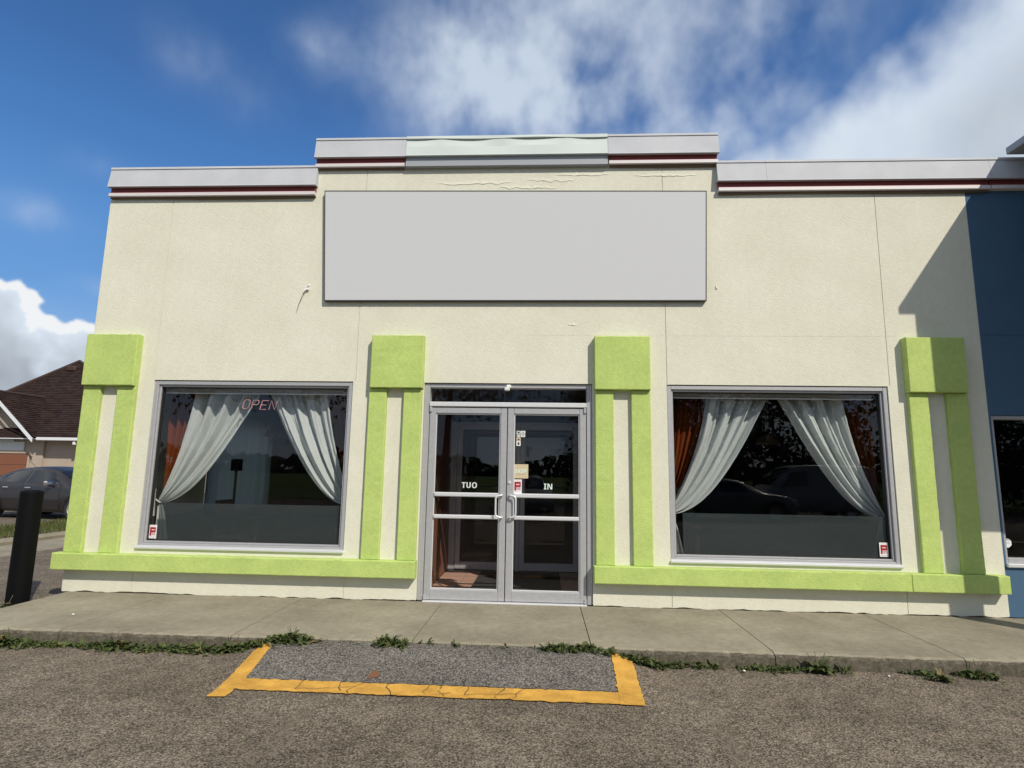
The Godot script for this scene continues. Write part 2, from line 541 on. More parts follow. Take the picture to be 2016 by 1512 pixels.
func sheet(st: SurfaceTool, pts: Array, lift: float) -> void:
	# a thin sheet lying on the ground, cut into small pieces that follow it
	var poly := PackedVector2Array(pts)
	var lo := poly[0]
	var hi := poly[0]
	for p in poly:
		lo = lo.min(p)
		hi = hi.max(p)
	var s := 0.125
	for i in range(int(floor(lo.x / s)), int(ceil(hi.x / s))):
		for j in range(int(floor(lo.y / s)), int(ceil(hi.y / s))):
			var i0 := i * s
			var j0 := j * s
			var ya := ground_y(i0, j0)
			var yc := ground_y(i0 + s, j0 + s)
			for half in 2:
				# the ground grid's own two triangles, so that the sheet never dips below it
				var cell := PackedVector2Array([Vector2(i0, j0), Vector2(i0 + s, j0 + s), Vector2(i0, j0 + s)] if half == 0 else [Vector2(i0, j0), Vector2(i0 + s, j0), Vector2(i0 + s, j0 + s)])
				var yo := ground_y(i0, j0 + s) if half == 0 else ground_y(i0 + s, j0)
				for part in Geometry2D.intersect_polygons(poly, cell):
					var ids := Geometry2D.triangulate_polygon(part)
					for t in range(0, ids.size(), 3):
						var v := []
						for k in 3:
							var q: Vector2 = part[ids[t + k]]
							var fx := (q.x - i0) / s
							var fz := (q.y - j0) / s
							var y := ya + (yc - yo) * fx + (yo - ya) * fz if half == 0 else ya + (yo - ya) * fx + (yc - yo) * fz
							v.append(Vector3(q.x, y + lift, q.y))
						if (v[1] - v[0]).cross(v[2] - v[0]).y < 0: v = [v[0], v[2], v[1]]
						tri(st, v[0], v[1], v[2])

func ragged(a: Vector2, b: Vector2, w: float, jit: float) -> Array:
	# a painted stripe from a to b with worn, uneven edges
	var d := (b - a).normalized()
	var s := Vector2(-d.y, d.x) * w * 0.5
	var n := int((b - a).length() / 0.03)
	var one := []
	var two := []
	for i in n + 1:
		var p := a.lerp(b, float(i) / n)
		one.append(p + s * (1.0 + rng.randf_range(-jit, jit) * (3.0 if rng.randf() < 0.12 else 1.0)))
		two.push_front(p - s * (1.0 + rng.randf_range(-jit, jit)))
	return one + two

func build_ground() -> void:
	# near ground: a fine grid; far ground: coarse sheets just below it
	var st := begin()
	var s := 0.125
	for i in range(-96, 96):
		for j in range(-112, 80):
			var x := i * s
			var z := j * s
			if z < -0.3 and x > -4.9: continue
			if x < -9.4 and z < 4.0: continue
			if x > -4.5 and z < 1.2: continue
			quad(st, Vector3(x, ground_y(x, z), z), Vector3(x, ground_y(x, z + s), z + s), Vector3(x + s, ground_y(x + s, z + s), z + s), Vector3(x + s, ground_y(x + s, z), z))
	var lot := struct_obj("parking_lot", st, M.asphalt)
	tag(lot, "worn grey-brown asphalt of the parking lot in front of the shop", "")
	st = begin()
	sheet(st, [Vector2(-1.93, 1.515), Vector2(-1.76, 2.2), Vector2(-1.7, 2.16), Vector2(0.9, 2.16), Vector2(0.96, 1.9), Vector2(0.99, 1.6), Vector2(0.98, 1.515), Vector2(0.6, 1.505), Vector2(-1.2, 1.505)], 0.004)
	var pt := obj("asphalt_patch", st, M.patch, lot)
	tag(pt, "dark grey asphalt ramp patch in front of the doors")
	var lines := [[Vector2(-1.915, 1.40), Vector2(-1.80, 2.5), 0.125, "left"], [Vector2(-1.80, 2.27), Vector2(1.05, 2.28), 0.19, "front"], [Vector2(1.01, 1.42), Vector2(0.97, 2.39), 0.165, "right"]]
	var lift := 0.008
	for l in lines:
		st = begin()
		sheet(st, ragged(l[0], l[1], l[2], 0.07), lift)
		obj("painted_line", st, M.yellow, lot)
		lift += 0.0015
	# cracks over the patch and the stripe
	for c in 9:
		st = begin()
		var p := Vector2(-1.3 + c * 0.2 + rng.randf_range(-0.08, 0.08), rng.randf_range(2.05, 2.15))
		var pts := [p]
		for k in rng.randi_range(5, 8):
			p += Vector2(rng.randf_range(-0.035, 0.035), 0.045)
			pts.append(p)
		if c % 3 == 0:
			for k in 8:
				p += Vector2(0.05, rng.randf_range(-0.025, 0.01))
				pts.append(p)
		for k in pts.size() - 1:
			var d: Vector2 = (pts[k + 1] - pts[k])
			var q := Vector2(-d.y, d.x).normalized() * rng.randf_range(0.0012, 0.003)
			sheet(st, [pts[k] - q, pts[k + 1] - q * 0.9, pts[k + 1] + q * 0.9, pts[k] + q], 0.0145)
		obj("crack", st, M.crack, lot)
	st = begin()
	var blob := []
	for k in 14:
		blob.append(Vector2(-0.87, 2.05) + Vector2(cos(TAU * k / 14) * 0.05, sin(TAU * k / 14) * 0.065) * rng.randf_range(0.5, 1.1))
	sheet(st, blob, 0.009)
	obj("mud_stain", st, M.mud, lot)
	# far sheets
	st = begin()
	for r in [[Vector2(-12, 10), Vector2(60, 24)], [Vector2(12, -40), Vector2(60, 10)], [Vector2(-60, 4), Vector2(-12, 24)]]:
		quad(st, Vector3(r[0].x, -0.128, r[0].y), Vector3(r[0].x, -0.128, r[1].y), Vector3(r[1].x, -0.128, r[1].y), Vector3(r[1].x, -0.128, r[0].y))
	struct_obj("road", st, M.asphalt)
	st = begin()
	quad(st, Vector3(-60, -0.10, -60), Vector3(-60, -0.10, 4.0), Vector3(-11.6, -0.10, 4.0), Vector3(-11.6, -0.10, -60))
	struct_obj("side_road", st, M.asphalt)
	st = begin()
	var y := -0.3
	quad(st, Vector3(-700, y, -700), Vector3(-700, y, 700), Vector3(700, y, 700), Vector3(700, y, -700))
	quad(st, Vector3(-700, -0.1, 24), Vector3(-700, 1.0, 700), Vector3(700, 1.0, 700), Vector3(700, -0.1, 24))
	struct_obj("field", st, M.field)
	# kerb, gutter and verge at the left of the lane
	st = begin()
	cbox(st, Vector3(-9.35, -0.2, -40), Vector3(-8.2, -0.045, 3.8), 0.02)
	cbox(st, Vector3(-9.68, -0.2, -40), Vector3(-9.355, 0.035, 3.8), 0.03)
	struct_obj("kerb", st, M.concrete)
	st = begin()
	box(st, Vector3(-11.7, -0.25, -40), Vector3(-9.69, 0.0, 3.8))
	struct_obj("verge", st, M.soil)
	st = begin()
	for i in 9000:
		grass_blade(st, Vector3(rng.randf_range(-11.6, -9.72), 0.0, rng.randf_range(-12, 0.5)), rng.randf_range(0.07, 0.17), 0.02)
	var gr := obj("grass", st, M.leaf)
	tag(gr, "strip of green grass along the kerb beside the parked sedan", "grass", "", "stuff")
	# sidewalk slabs
	var walk := Node3D.new()
	walk.name = "sidewalk"
	add_child(walk)
	walk.set_meta("kind", "structure")
	var xs := [-4.93, -3.76, -2.25, -0.71, 0.77, 2.23, 3.7, 5.2, 6.7, 8.2]
	for i in xs.size() - 1:
		st = begin()
		var a: float = xs[i] + (0.004 if i else 0.0)
		var b: float = xs[i + 1] - 0.004
		slab(st, a, b)
		obj("concrete_slab", st, M.concrete, walk)
		st = begin()
		extrude_x(st, [Vector2(1.4, -0.25), Vector2(1.504, -0.25), Vector2(1.505, -0.034), Vector2(1.499, -0.018), Vector2(1.4, -0.017)], a, b, int((b - a) / 0.05), func(k: int, x: float, p: Vector2) -> Vector2:
			if k < 1 or k > 3: return p
			return p + Vector2(0.004 * sin(x * 31.0 + k) + 0.003 * sin(x * 77.0), 0.004 * sin(x * 53.0) if k > 1 else 0.0))
		obj("kerb_face", st, M.kerb, walk)
	st = begin()
	box(st, Vector3(-4.9, -0.3, 0.02), Vector3(8.15, -0.03, 1.44))
	obj("slab_base", st, M.crack, walk)

func slab(st: SurfaceTool, a: float, b: float) -> void:
	# slab with a rounded, slightly chipped front nose
	var n := int((b - a) / 0.05)
	var prof := [Vector2(1.49, -0.25), Vector2(1.49, -0.024), Vector2(1.49, -0.011), Vector2(1.47, -0.001), Vector2(1.4, 0.0), Vector2(0.0, 0.0), Vector2(0.0, -0.25)]
	var nz := noise(FastNoiseLite.TYPE_SIMPLEX_SMOOTH, 6.0, 77, 3)
	extrude_x(st, prof, a, b, n, func(i: int, x: float, p: Vector2) -> Vector2:
		if i == 0 or i > 3: return p
		var w := nz.get_noise_2d(x, i * 0.3) * 0.012
		return p + Vector2(w, minf(w, 0.0)))

func grass_blade(st: SurfaceTool, p: Vector3, h: float, w: float) -> void:
	var a := rng.randf() * TAU
	var d := Vector3(cos(a), 0, sin(a))
	var lean := Vector3(rng.randf_range(-0.5, 0.5), 1, rng.randf_range(-0.5, 0.5)).normalized() * h
	var t := rng.randf()
	var c := Color(0.05 + t * 0.05, 0.07 + t * 0.055, 0.02 + t * 0.015)
	if rng.randf() < 0.12: c = Color(0.2, 0.17, 0.08)
	tri(st, p - d * w * 0.5, p + d * w * 0.5, p + lean, c)

func leaf_blade(st: SurfaceTool, p: Vector3, dir: Vector3, l: float, w: float, c: Color) -> void:
	# a long toothed leaf that rises and droops, six segments, bent along its midrib
	var side := dir.cross(Vector3.UP).normalized()
	var n := 6
	var prev := []
	for i in n + 1:
		var t := float(i) / n
		var m := p + dir * l * t + Vector3.UP * (l * (0.75 * t - 0.85 * t * t))
		var ww := w * sin(PI * (0.1 + 0.9 * t)) * (1.0 if i % 2 == 0 else 0.6)
		var row := [m - side * ww + Vector3.UP * ww * 0.3, m, m + side * ww + Vector3.UP * ww * 0.3]
		if i > 0:
			quad(st, prev[0], prev[1], row[1], row[0], c)
			quad(st, prev[1], prev[2], row[2], row[1], c)
		prev = row

func weed(st: SurfaceTool, p: Vector3, size: float, n: int) -> void:
	for i in n:
		var a := rng.randf() * TAU
		var up := rng.randf_range(-0.05, 0.75) if rng.randf() < 0.8 else 1.2
		var d := Vector3(cos(a), up, sin(a) * 0.8).normalized()
		var t := rng.randf()
		leaf_blade(st, p + Vector3(rng.randf_range(-0.02, 0.02), 0, rng.randf_range(-0.015, 0.015)), d, size * rng.randf_range(0.5, 1.0), size * rng.randf_range(0.12, 0.26), Color(0.045 + t * 0.065, 0.068 + t * 0.07, 0.024 + t * 0.024) if rng.randf() > 0.06 else Color(0.19, 0.15, 0.07))

func build_weeds() -> void:
	# low growth in the joint between kerb and asphalt: nobody could count it
	var st := begin()
	var nz := noise(FastNoiseLite.TYPE_SIMPLEX_SMOOTH, 1.5, 66, 3)
	for i in 7500:
		var x := rng.randf_range(-5.2, 5.6)
		var amt := 0.0
		if x < -1.55: amt = 0.55 + nz.get_noise_1d(x * 1.7) * 0.75
		elif x < 0.4: amt = 0.02
		elif x < 1.5: amt = 0.3 + nz.get_noise_1d(x * 2.0) * 0.4
		else: amt = 0.1 + nz.get_noise_1d(x * 1.4) * 0.5
		if x > -0.98 and x < -0.75: amt = 0.7
		if rng.randf() > amt: continue
		var z := 1.515 + absf(rng.randfn(0.0, 0.05))
		var p := Vector3(x, ground_y(x, z), z)
		if rng.randf() < 0.35:
			grass_blade(st, p, rng.randf_range(0.02, 0.08), 0.014)
		else:
			weed(st, p, rng.randf_range(0.03, 0.1), rng.randi_range(2, 4))
	tag(obj("weed_strip", st, M.leaf), "low ragged weeds growing in the seam between kerb and asphalt", "weeds", "", "stuff")
	var spots := [
		[2.53, 1.56, 0.16, 26, "large leafy weed against the kerb below the right window"],
		[3.4, 1.66, 0.12, 24, "spreading weed on the asphalt near the right end of the kerb"],
		[3.75, 1.56, 0.13, 16, "small leafy weed beside the rightmost sidewalk joint"],
		[1.18, 1.56, 0.12, 22, "yellowish weed where the right painted line meets the kerb"],
		[0.72, 1.54, 0.11, 18, "weed at the sidewalk joint right of the doors"],
		[-0.86, 1.53, 0.1, 16, "upright tuft at the sidewalk joint left of the doors"],
		[-1.7, 1.55, 0.12, 26, "broad leafy weed at the top of the left painted line"],
		[-2.2, 1.56, 0.13, 22, "leafy weed just left of the left painted line"],
		[-3.2, 1.56, 0.14, 22, "tallest weed along the kerb below the left window"],
		[-4.15, 1.56, 0.14, 20, "weed at the left end of the kerb near the photo's edge"],
		[-5.12, 0.56, 0.15, 16, "weed growing at the foot of the black bollard"],
	]
	for s in spots:
		var o := thing("weed", s[4], "weed", Vector3(s[0], ground_y(s[0], s[1]), s[1]), 0, "weeds along the kerb")
		st = begin()
		weed(st, Vector3.ZERO, s[2], s[3])
		obj("leaves", st, M.leaf, o)
		if s[2] > 0.115:
			st = begin()
			for k in 4:
				var d := Vector3(rng.randf_range(-0.5, 0.5), 1, rng.randf_range(-0.4, 0.4)).normalized()
				tube(st, [Vector3.ZERO, d * s[2] * 0.5, d * s[2] + Vector3(d.x, 0, d.z) * 0.04], 0.0025, 5)
			obj("stem", st, M.soil, o)
	for q in [[1.95, 1.6, 0.012], [3.05, 1.6, 0.009], [-4.05, 1.0, 0.012]]:
		st = begin()
		var prof := []
		for k in 7: prof.append(Vector2(maxf(0.0005, q[2] * sin(PI * k / 6.0)), q[2] * 0.6 * (1.0 - cos(PI * k / 6.0))))
		lathe(st, Vector3(0, 0, 0), prof, 9)
		var o := obj("pebble", st, M.white)
		o.position = Vector3(q[0], ground_y(q[0], q[1]) if q[1] > 1.5 else 0.0, q[1])
		tag(o, {1.95: "white pebble on the asphalt left of the large weed", 3.05: "white pebble on the asphalt between the two right weeds", -4.05: "white pebble lying on the leftmost sidewalk slab"}[q[0]], "pebble", "white pebbles")

# ---------------------------------------------------------------- the shop
const WL := [-4.2, -1.83, 0.49, 2.405]
const WR := [1.74, 4.14, 0.475, 2.4]
const DR := [-1.0, 0.91, 0.0, 2.4]
var shop: Node3D

func wall_depth(x: float, y: float) -> float:
	for w in [WL, WR, DR]:
		if x > w[0] and x < w[1] and y > w[2] and y < w[3]: return NAN
	if y > 5.0 and (x < -2.42 or x > 2.38): return NAN
	if y > 2.41 or y < 0.25:
		for j in [-4.205, -1.803, 1.745, 4.163]:
			if absf(x - j) < 0.0036: return -0.007
	if absf(y - 2.955) < 0.004 and x > 0.2: return -0.0012
	return 0.0

func build_shop() -> void:
	shop = thing("storefront_building", "cream stucco shop front with lime green pilasters and stepped metal parapet", "building")
	var st := begin()
	var xs := [-5.015, 5.17, -2.42, 2.38, 0.2]
	var ys := [0.016, 5.0, 5.37, 2.41, 0.25, 2.951, 2.959]
	for w in [WL, WR, DR]:
		xs += [w[0], w[1]]
		ys += [w[3]]
	ys += [0.49, 0.475]
	for j in [-4.205, -1.803, 1.745, 4.163]: xs += [j - 0.0035, j + 0.0035]
	grid_wall(st, xs, ys, -0.2, wall_depth)
	obj("front_wall", st, M.cream, shop)
	st = begin()
	# side wall with one window, back wall, party wall
	box(st, Vector3(-5.015, 0.0, -10), Vector3(-4.815, 0.75, -0.201))
	box(st, Vector3(-5.015, 2.2, -10), Vector3(-4.815, 5.0, -0.201))
	box(st, Vector3(-5.015, 0.75, -2.3), Vector3(-4.815, 2.2, -0.201))
	box(st, Vector3(-5.015, 0.75, -10), Vector3(-4.815, 2.2, -4.2))
	obj("side_wall", st, M.cream, shop)
	st = begin()
	box(st, Vector3(-5.015, 0.0, -10.2), Vector3(5.17, 5.0, -10.001))
	box(st, Vector3(4.97, 0.0, -10), Vector3(5.168, 5.0, -0.201))
	obj("rear_wall", st, M.room_wall, shop)
	st = begin()
	box(st, Vector3(-4.814, 4.7, -9.99), Vector3(4.969, 4.9, -0.21))
	obj("roof", st, M.room_ceiling, shop)
	st = begin()
	box(st, Vector3(-4.814, 2.75, -9.99), Vector3(4.969, 2.8, -0.202))
	obj("ceiling", st, M.room_dark, shop)
	st = begin()
	box(st, Vector3(-4.814, -0.2, -9.99), Vector3(-1.1, -0.002, -0.202))
	box(st, Vector3(-1.1, -0.2, -9.99), Vector3(1.0, -0.002, -2.2))
	box(st, Vector3(1.0, -0.2, -9.99), Vector3(4.969, -0.002, -0.202))
	obj("floor", st, M.room_floor, shop)
	st = begin()
	for f in [[-4.81, -4.79]]:
		box(st, Vector3(f[0], 0.0, -9.98), Vector3(f[1], 0.75, -0.21))
	box(st, Vector3(-4.81, 0.0, -9.97), Vector3(4.96, 2.74, -9.9))
	obj("panelling", st, M.room_dark, shop)
	build_relief()
	build_parapet()
	build_pilasters()
	build_windows()
	build_entrance()

func build_relief() -> void:
	# torn lower edge of the stucco and the dark footing behind it
	var ft := begin()
	box(ft, Vector3(-4.99, -0.15, -0.19), Vector3(-1.01, 0.0155, -0.012))
	obj("footing", ft, M.old_wood, shop)
	ft = begin()
	box(ft, Vector3(0.92, -0.15, -0.19), Vector3(5.165, 0.0155, -0.012))
	obj("footing", ft, M.old_wood, shop)
	var ez := noise(FastNoiseLite.TYPE_SIMPLEX_SMOOTH, 3.0, 45, 4)
	for r in [[-5.012, -1.003], [0.913, 5.167]]:
		ft = begin()
		var n := int((r[1] - r[0]) / 0.025)
		for i in n:
			var a := lerpf(r[0], r[1], float(i) / n)
			var b := lerpf(r[0], r[1], float(i + 1) / n)
			var ya := clampf(0.008 - ez.get_noise_1d(a) * 0.02, 0.0, 0.0155)
			var yb := clampf(0.008 - ez.get_noise_1d(b) * 0.02, 0.0, 0.0155)
			quad(ft, Vector3(a, ya, -0.0005), Vector3(b, yb, -0.0005), Vector3(b, 0.0161, -0.0005), Vector3(a, 0.0161, -0.0005))
			quad(ft, Vector3(a, ya, -0.011), Vector3(b, yb, -0.011), Vector3(b, yb, -0.0005), Vector3(a, ya, -0.0005))
		obj("plaster_edge", ft, M.cream, shop)
	# raised, torn plaster below the parapet and a nick above the doors
	var runs := [[0.15, 0.72, 4.86, 0.02], [0.5, 1.12, 4.925, 0.012], [1.42, 2.14, 4.905, 0.012], [-0.95, -0.05, 4.83, 0.016], [0.64, 0.74, 3.085, 0.012], [-0.2, 0.5, 4.77, 0.014]]
	for r in runs:
		var st := begin()
		var n := 16
		var prev := []
		for i in n + 1:
			var t := float(i) / n
			var x := lerpf(r[0], r[1], t)
			var taper := sin(PI * clampf(t * 0.98 + 0.01, 0, 1)) ** 0.5
			var yc: float = r[2] + rng.randf_range(-0.014, 0.014) * (1.0 if r[3] > 0.013 else 0.4)
			var hh: float = r[3] * taper * rng.randf_range(0.5, 1.3) + 0.002
			var zf := 0.002 + 0.0045 * taper * rng.randf_range(0.4, 1.0)
			var row := [Vector3(x, yc - hh, 0.0005), Vector3(x, yc - hh * 0.5, zf), Vector3(x, yc + hh * 2.0, 0.0005)]
			if i:
				for k in 2: quad(st, prev[k], row[k], row[k + 1], prev[k + 1])
			prev = row
		obj("plaster_scar", st, M.cream, shop)
	var cable := thing("cable_stub", "white wall bracket with a thin cable hanging loose, left of the sign", "cable", Vector3(-2.44, 3.52, 0.0))
	var st := begin()
	cbox(st, Vector3(-0.018, -0.03, 0.0), Vector3(0.02, 0.02, 0.03), 0.008)
	tube(st, [Vector3(0.0, 0.0, 0.02), Vector3(0.025, 0.03, 0.035)], 0.012, 8)
	tube(st, [Vector3(0.0, -0.01, 0.02), Vector3(-0.03, -0.035, 0.03)], 0.011, 8)
	obj("bracket", st, M.white, cable)
	st = begin()
	var pts := []
	for i in 10:
		var t := i / 9.0
		pts.append(Vector3(-0.015 - 0.09 * t ** 0.8, -0.03 - 0.25 * t, 0.02 + 0.015 * sin(t * 3.0)))
	tube(st, pts, 0.003, 6)
	obj("cable", st, M.old_wood, cable)
	st = begin()
	cbox(st, Vector3(-0.011, -0.02, 0.0), Vector3(0.011, 0.018, 0.009), 0.004)
	var nub := obj("wall_stub", st, M.cream_shade)
	nub.mesh.surface_set_material(0, M.cream)
	nub.position = Vector3(2.33, 3.53, 0.0)
	tag(nub, "small painted-over stub on the wall right of the sign", "bracket")

func build_parapet() -> void:
	var prof := func(dy: float) -> Array:
		return [
			[Vector2(0.001, 4.655 + dy), Vector2(0.034, 4.655 + dy), Vector2(0.036, 4.672 + dy), Vector2(0.001, 4.672 + dy)],
			[Vector2(0.001, 4.674 + dy), Vector2(0.055, 4.674 + dy), Vector2(0.062, 4.68 + dy), Vector2(0.06, 4.719 + dy), Vector2(0.001, 4.72 + dy)],
			[Vector2(0.001, 4.7205 + dy), Vector2(0.045, 4.7205 + dy), Vector2(0.03, 4.755 + dy), Vector2(0.03, 4.8 + dy), Vector2(0.001, 4.8 + dy)],
			[Vector2(0.001, 4.801 + dy), Vector2(0.07, 4.792 + dy), Vector2(0.084, 4.787 + dy), Vector2(0.088, 4.791 + dy), Vector2(0.083, 4.802 + dy), Vector2(0.05, 5.03 + dy), Vector2(0.001, 5.03 + dy)],
			[Vector2(0.001, 5.031 + dy), Vector2(0.056, 5.027 + dy), Vector2(0.06, 5.03 + dy), Vector2(0.055, 5.058 + dy), Vector2(-0.3, 5.075 + dy), Vector2(-0.3, 5.031 + dy)],
		]
	var wing := func(x0: float, x1: float, dy: float, seams: Array, worn: bool) -> void:
		var p: Array = prof.call(dy)
		var st := begin()
		extrude_x(st, p[0], x0 + 0.02, x1 - 0.02, 24, func(i: int, x: float, v: Vector2) -> Vector2: return v + Vector2(0, 0.006 * sin(x * 2.3) if i < 2 else 0.0))
		obj("backing_board", st, M.old_wood, shop)
		st = begin()
		extrude_x(st, p[1], x0 + 0.012, x1 - 0.012)
		obj("trim_strip", st, M.strip, shop)
		st = begin()
		extrude_x(st, p[2], x0 + 0.014, x1 - 0.014)
		obj("maroon_band", st, M.maroon, shop)
		var cuts := [x0] + seams + [x1]
		for k in cuts.size() - 1:
			st = begin()
			extrude_x(st, p[3], cuts[k] + (0.0 if k == 0 else 0.002), cuts[k + 1])
			obj("fascia_panel", st, M.flashing, shop)
			st = begin()
			extrude_x(st, p[4], cuts[k] + (0.0 if k == 0 else 0.002), cuts[k + 1], 1)
			obj("parapet_cap", st, M.flashing, shop)
	wing.call(-5.015, -2.405, 0.0, [], false)
	wing.call(2.37, 5.43, 0.0, [2.93], false)
	wing.call(-2.445, -1.325, 0.355, [], false)
	wing.call(1.105, 2.4, 0.355, [], false)
	# the replaced stretch in the middle: dented, paler, grey band below
	var d := 0.355
	var st := begin()
	extrude_x(st, [Vector2(0.001, 4.666 + d), Vector2(0.058, 4.666 + d), Vector2(0.064, 4.672 + d), Vector2(0.06, 4.735 + d), Vector2(0.045, 4.745 + d), Vector2(0.05, 4.8 + d), Vector2(0.001, 4.8 + d)], -1.322, 1.102)
	obj("grey_band", st, M.flashing_band, shop)
	st = begin()
	var dent := func(i: int, x: float, v: Vector2) -> Vector2:
		if i == 5: return v + Vector2(-0.014 * absf(sin(x * 4.1 + 0.6)) - 0.006 * sin(x * 9.0), 0.008 * sin(x * 8.2))
		if i == 4: return v + Vector2(0.006 * sin(x * 5.3), 0.004 * sin(x * 3.1))
		return v
	extrude_x(st, [Vector2(0.001, 4.802 + d), Vector2(0.08, 4.794 + d), Vector2(0.088, 4.797 + d), Vector2(0.084, 4.808 + d), Vector2(0.068, 4.92 + d), Vector2(0.056, 5.022 + d), Vector2(0.001, 5.026 + d)], -1.322, 1.102, 60, dent)
	obj("fascia_panel", st, M.flashing_new, shop)
	st = begin()
	extrude_x(st, [Vector2(0.001, 5.031 + d), Vector2(0.06, 5.022 + d), Vector2(0.065, 5.026 + d), Vector2(0.058, 5.064 + d), Vector2(-0.3, 5.08 + d), Vector2(-0.3, 5.031 + d)], -1.322, 1.102, 60, func(i: int, x: float, v: Vector2) -> Vector2:
		return v + (Vector2(0.004 * sin(x * 6.0), 0.006 * sin(x * 4.1 + 0.6)) if i == 1 or i == 2 else Vector2.ZERO))
	obj("parapet_cap", st, M.flashing_new, shop)
	# returns of the raised centre
	st = begin()
	box(st, Vector3(-2.42, 5.0, -0.3), Vector3(2.38, 5.36, -0.202))
	obj("parapet_back", st, M.cream, shop)

func build_pilasters() -> void:
	var ps := [
		[-5.013, -4.39, -5.018, -4.81, -4.608, -4.39], [-1.606, -1.006, -1.623, -1.42, -1.224, -1.016],
		[0.932, 1.547, 0.94, 1.142, 1.338, 1.55], [4.315, 4.93, 4.327, 4.531, 4.725, 4.945]]
	for p in ps:
		var n := sub("pilaster", shop)
		var st := begin()
		rough_box(st, Vector3(p[0], 2.325, 0.001), Vector3(p[1], 2.932, 0.1))
		obj("pilaster_cap", st, M.green, n)
		for k in [2, 4]:
			st = begin()
			rough_box(st, Vector3(p[k], 0.432, 0.001), Vector3(p[k + 1], 2.324, 0.05))
			obj("pilaster_shaft", st, M.green, n)
	for l in [[-5.087, -1.003], [0.913, 4.16], [4.161, 5.13]]:
		var st := begin()
		rough_box(st, Vector3(l[0], 0.252, 0.001), Vector3(l[1], 0.431, 0.12))
		obj("sill_ledge", st, M.green, shop)

# stucco-covered foam block: soft, slightly wavering edges
func rough_box(st: SurfaceTool, lo: Vector3, hi: Vector3) -> void:
	var nz := noise(FastNoiseLite.TYPE_SIMPLEX_SMOOTH, 9.0, 88, 3)
	var r := 0.009
	var long_x := hi.x - lo.x > hi.y - lo.y
	var l := (hi.x - lo.x) if long_x else (hi.y - lo.y)
	var n := int(clampf(l / 0.04, 4, 120))
	var w := (hi.y - lo.y) if long_x else (hi.x - lo.x)
	# cross-section round the front: across (u) and out (z)
	var sec := [Vector2(0, 0), Vector2(0, hi.z - r), Vector2(r * 0.3, hi.z - r * 0.3), Vector2(r, hi.z), Vector2(w * 0.5, hi.z), Vector2(w - r, hi.z), Vector2(w - r * 0.3, hi.z - r * 0.3), Vector2(w, hi.z - r), Vector2(w, 0)]
	var at := func(i: int, t: float) -> Vector3:
		var s: Vector2 = sec[i]
		var a := lerpf(lo.x if long_x else lo.y, hi.x if long_x else hi.y, t)
		var k := nz.get_noise_2d(a, i * 0.7 + lo.x) * 0.003
		var e := minf(t, 1.0 - t) * l
		var inset := r - sqrt(maxf(0.0, r * r - (r - minf(e, r)) ** 2)) if e < r else 0.0
		var u := s.x
		var z := s.y
		if i > 0 and i < 8:
			z += k
			if i >= 2 and i <= 6: z = minf(z, hi.z - inset * 0.9)
		if i < 3: u += k
		if i > 5: u += k
		return Vector3(a, lo.y + u, z + lo.z * 0.0 + (lo.z if i == 0 or i == 8 else 0.0)) if long_x else Vector3(lo.x + u, a, z + (lo.z if i == 0 or i == 8 else 0.0))
	var ts := [0.0, 0.004 / l, 0.009 / l]
	for i in range(1, n): ts.append(float(i) / n)
	ts += [1.0 - 0.009 / l, 1.0 - 0.004 / l, 1.0]
	for j in ts.size() - 1:
		for i in sec.size() - 1:
			var q := [at.call(i, ts[j]), at.call(i, ts[j + 1]), at.call(i + 1, ts[j + 1]), at.call(i + 1, ts[j])]
			if not long_x: q = [q[0], q[3], q[2], q[1]]
			quad(st, q[0], q[1], q[2], q[3])
	for e in [0.0, 1.0]:
		for i in range(1, sec.size() - 1):
			var t := [at.call(0, e), at.call(i, e), at.call(i + 1, e)]
			if (e == 0.0) != long_x: t = [t[0], t[2], t[1]]
			tri(st, t[0], t[2], t[1])

func bars(st: SurfaceTool, x0: float, x1: float, y0: float, y1: float, wl: float, wr: float, wb: float, wt: float, zb: float, zf: float, c := 0.004) -> void:
	cbox(st, Vector3(x0, y0, zb), Vector3(x0 + wl, y1, zf), c)
	cbox(st, Vector3(x1 - wr, y0, zb), Vector3(x1, y1, zf), c)
	cbox(st, Vector3(x0 + wl, y0, zb), Vector3(x1 - wr, y0 + wb, zf - 0.0005), c)
	cbox(st, Vector3(x0 + wl, y1 - wt, zb), Vector3(x1 - wr, y1, zf - 0.0005), c)

func pane(x0: float, x1: float, y0: float, y1: float, z: float) -> SurfaceTool:
	var st := begin()
	quad(st, Vector3(x0, y0, z), Vector3(x1, y0, z), Vector3(x1, y1, z), Vector3(x0, y1, z))
	return st

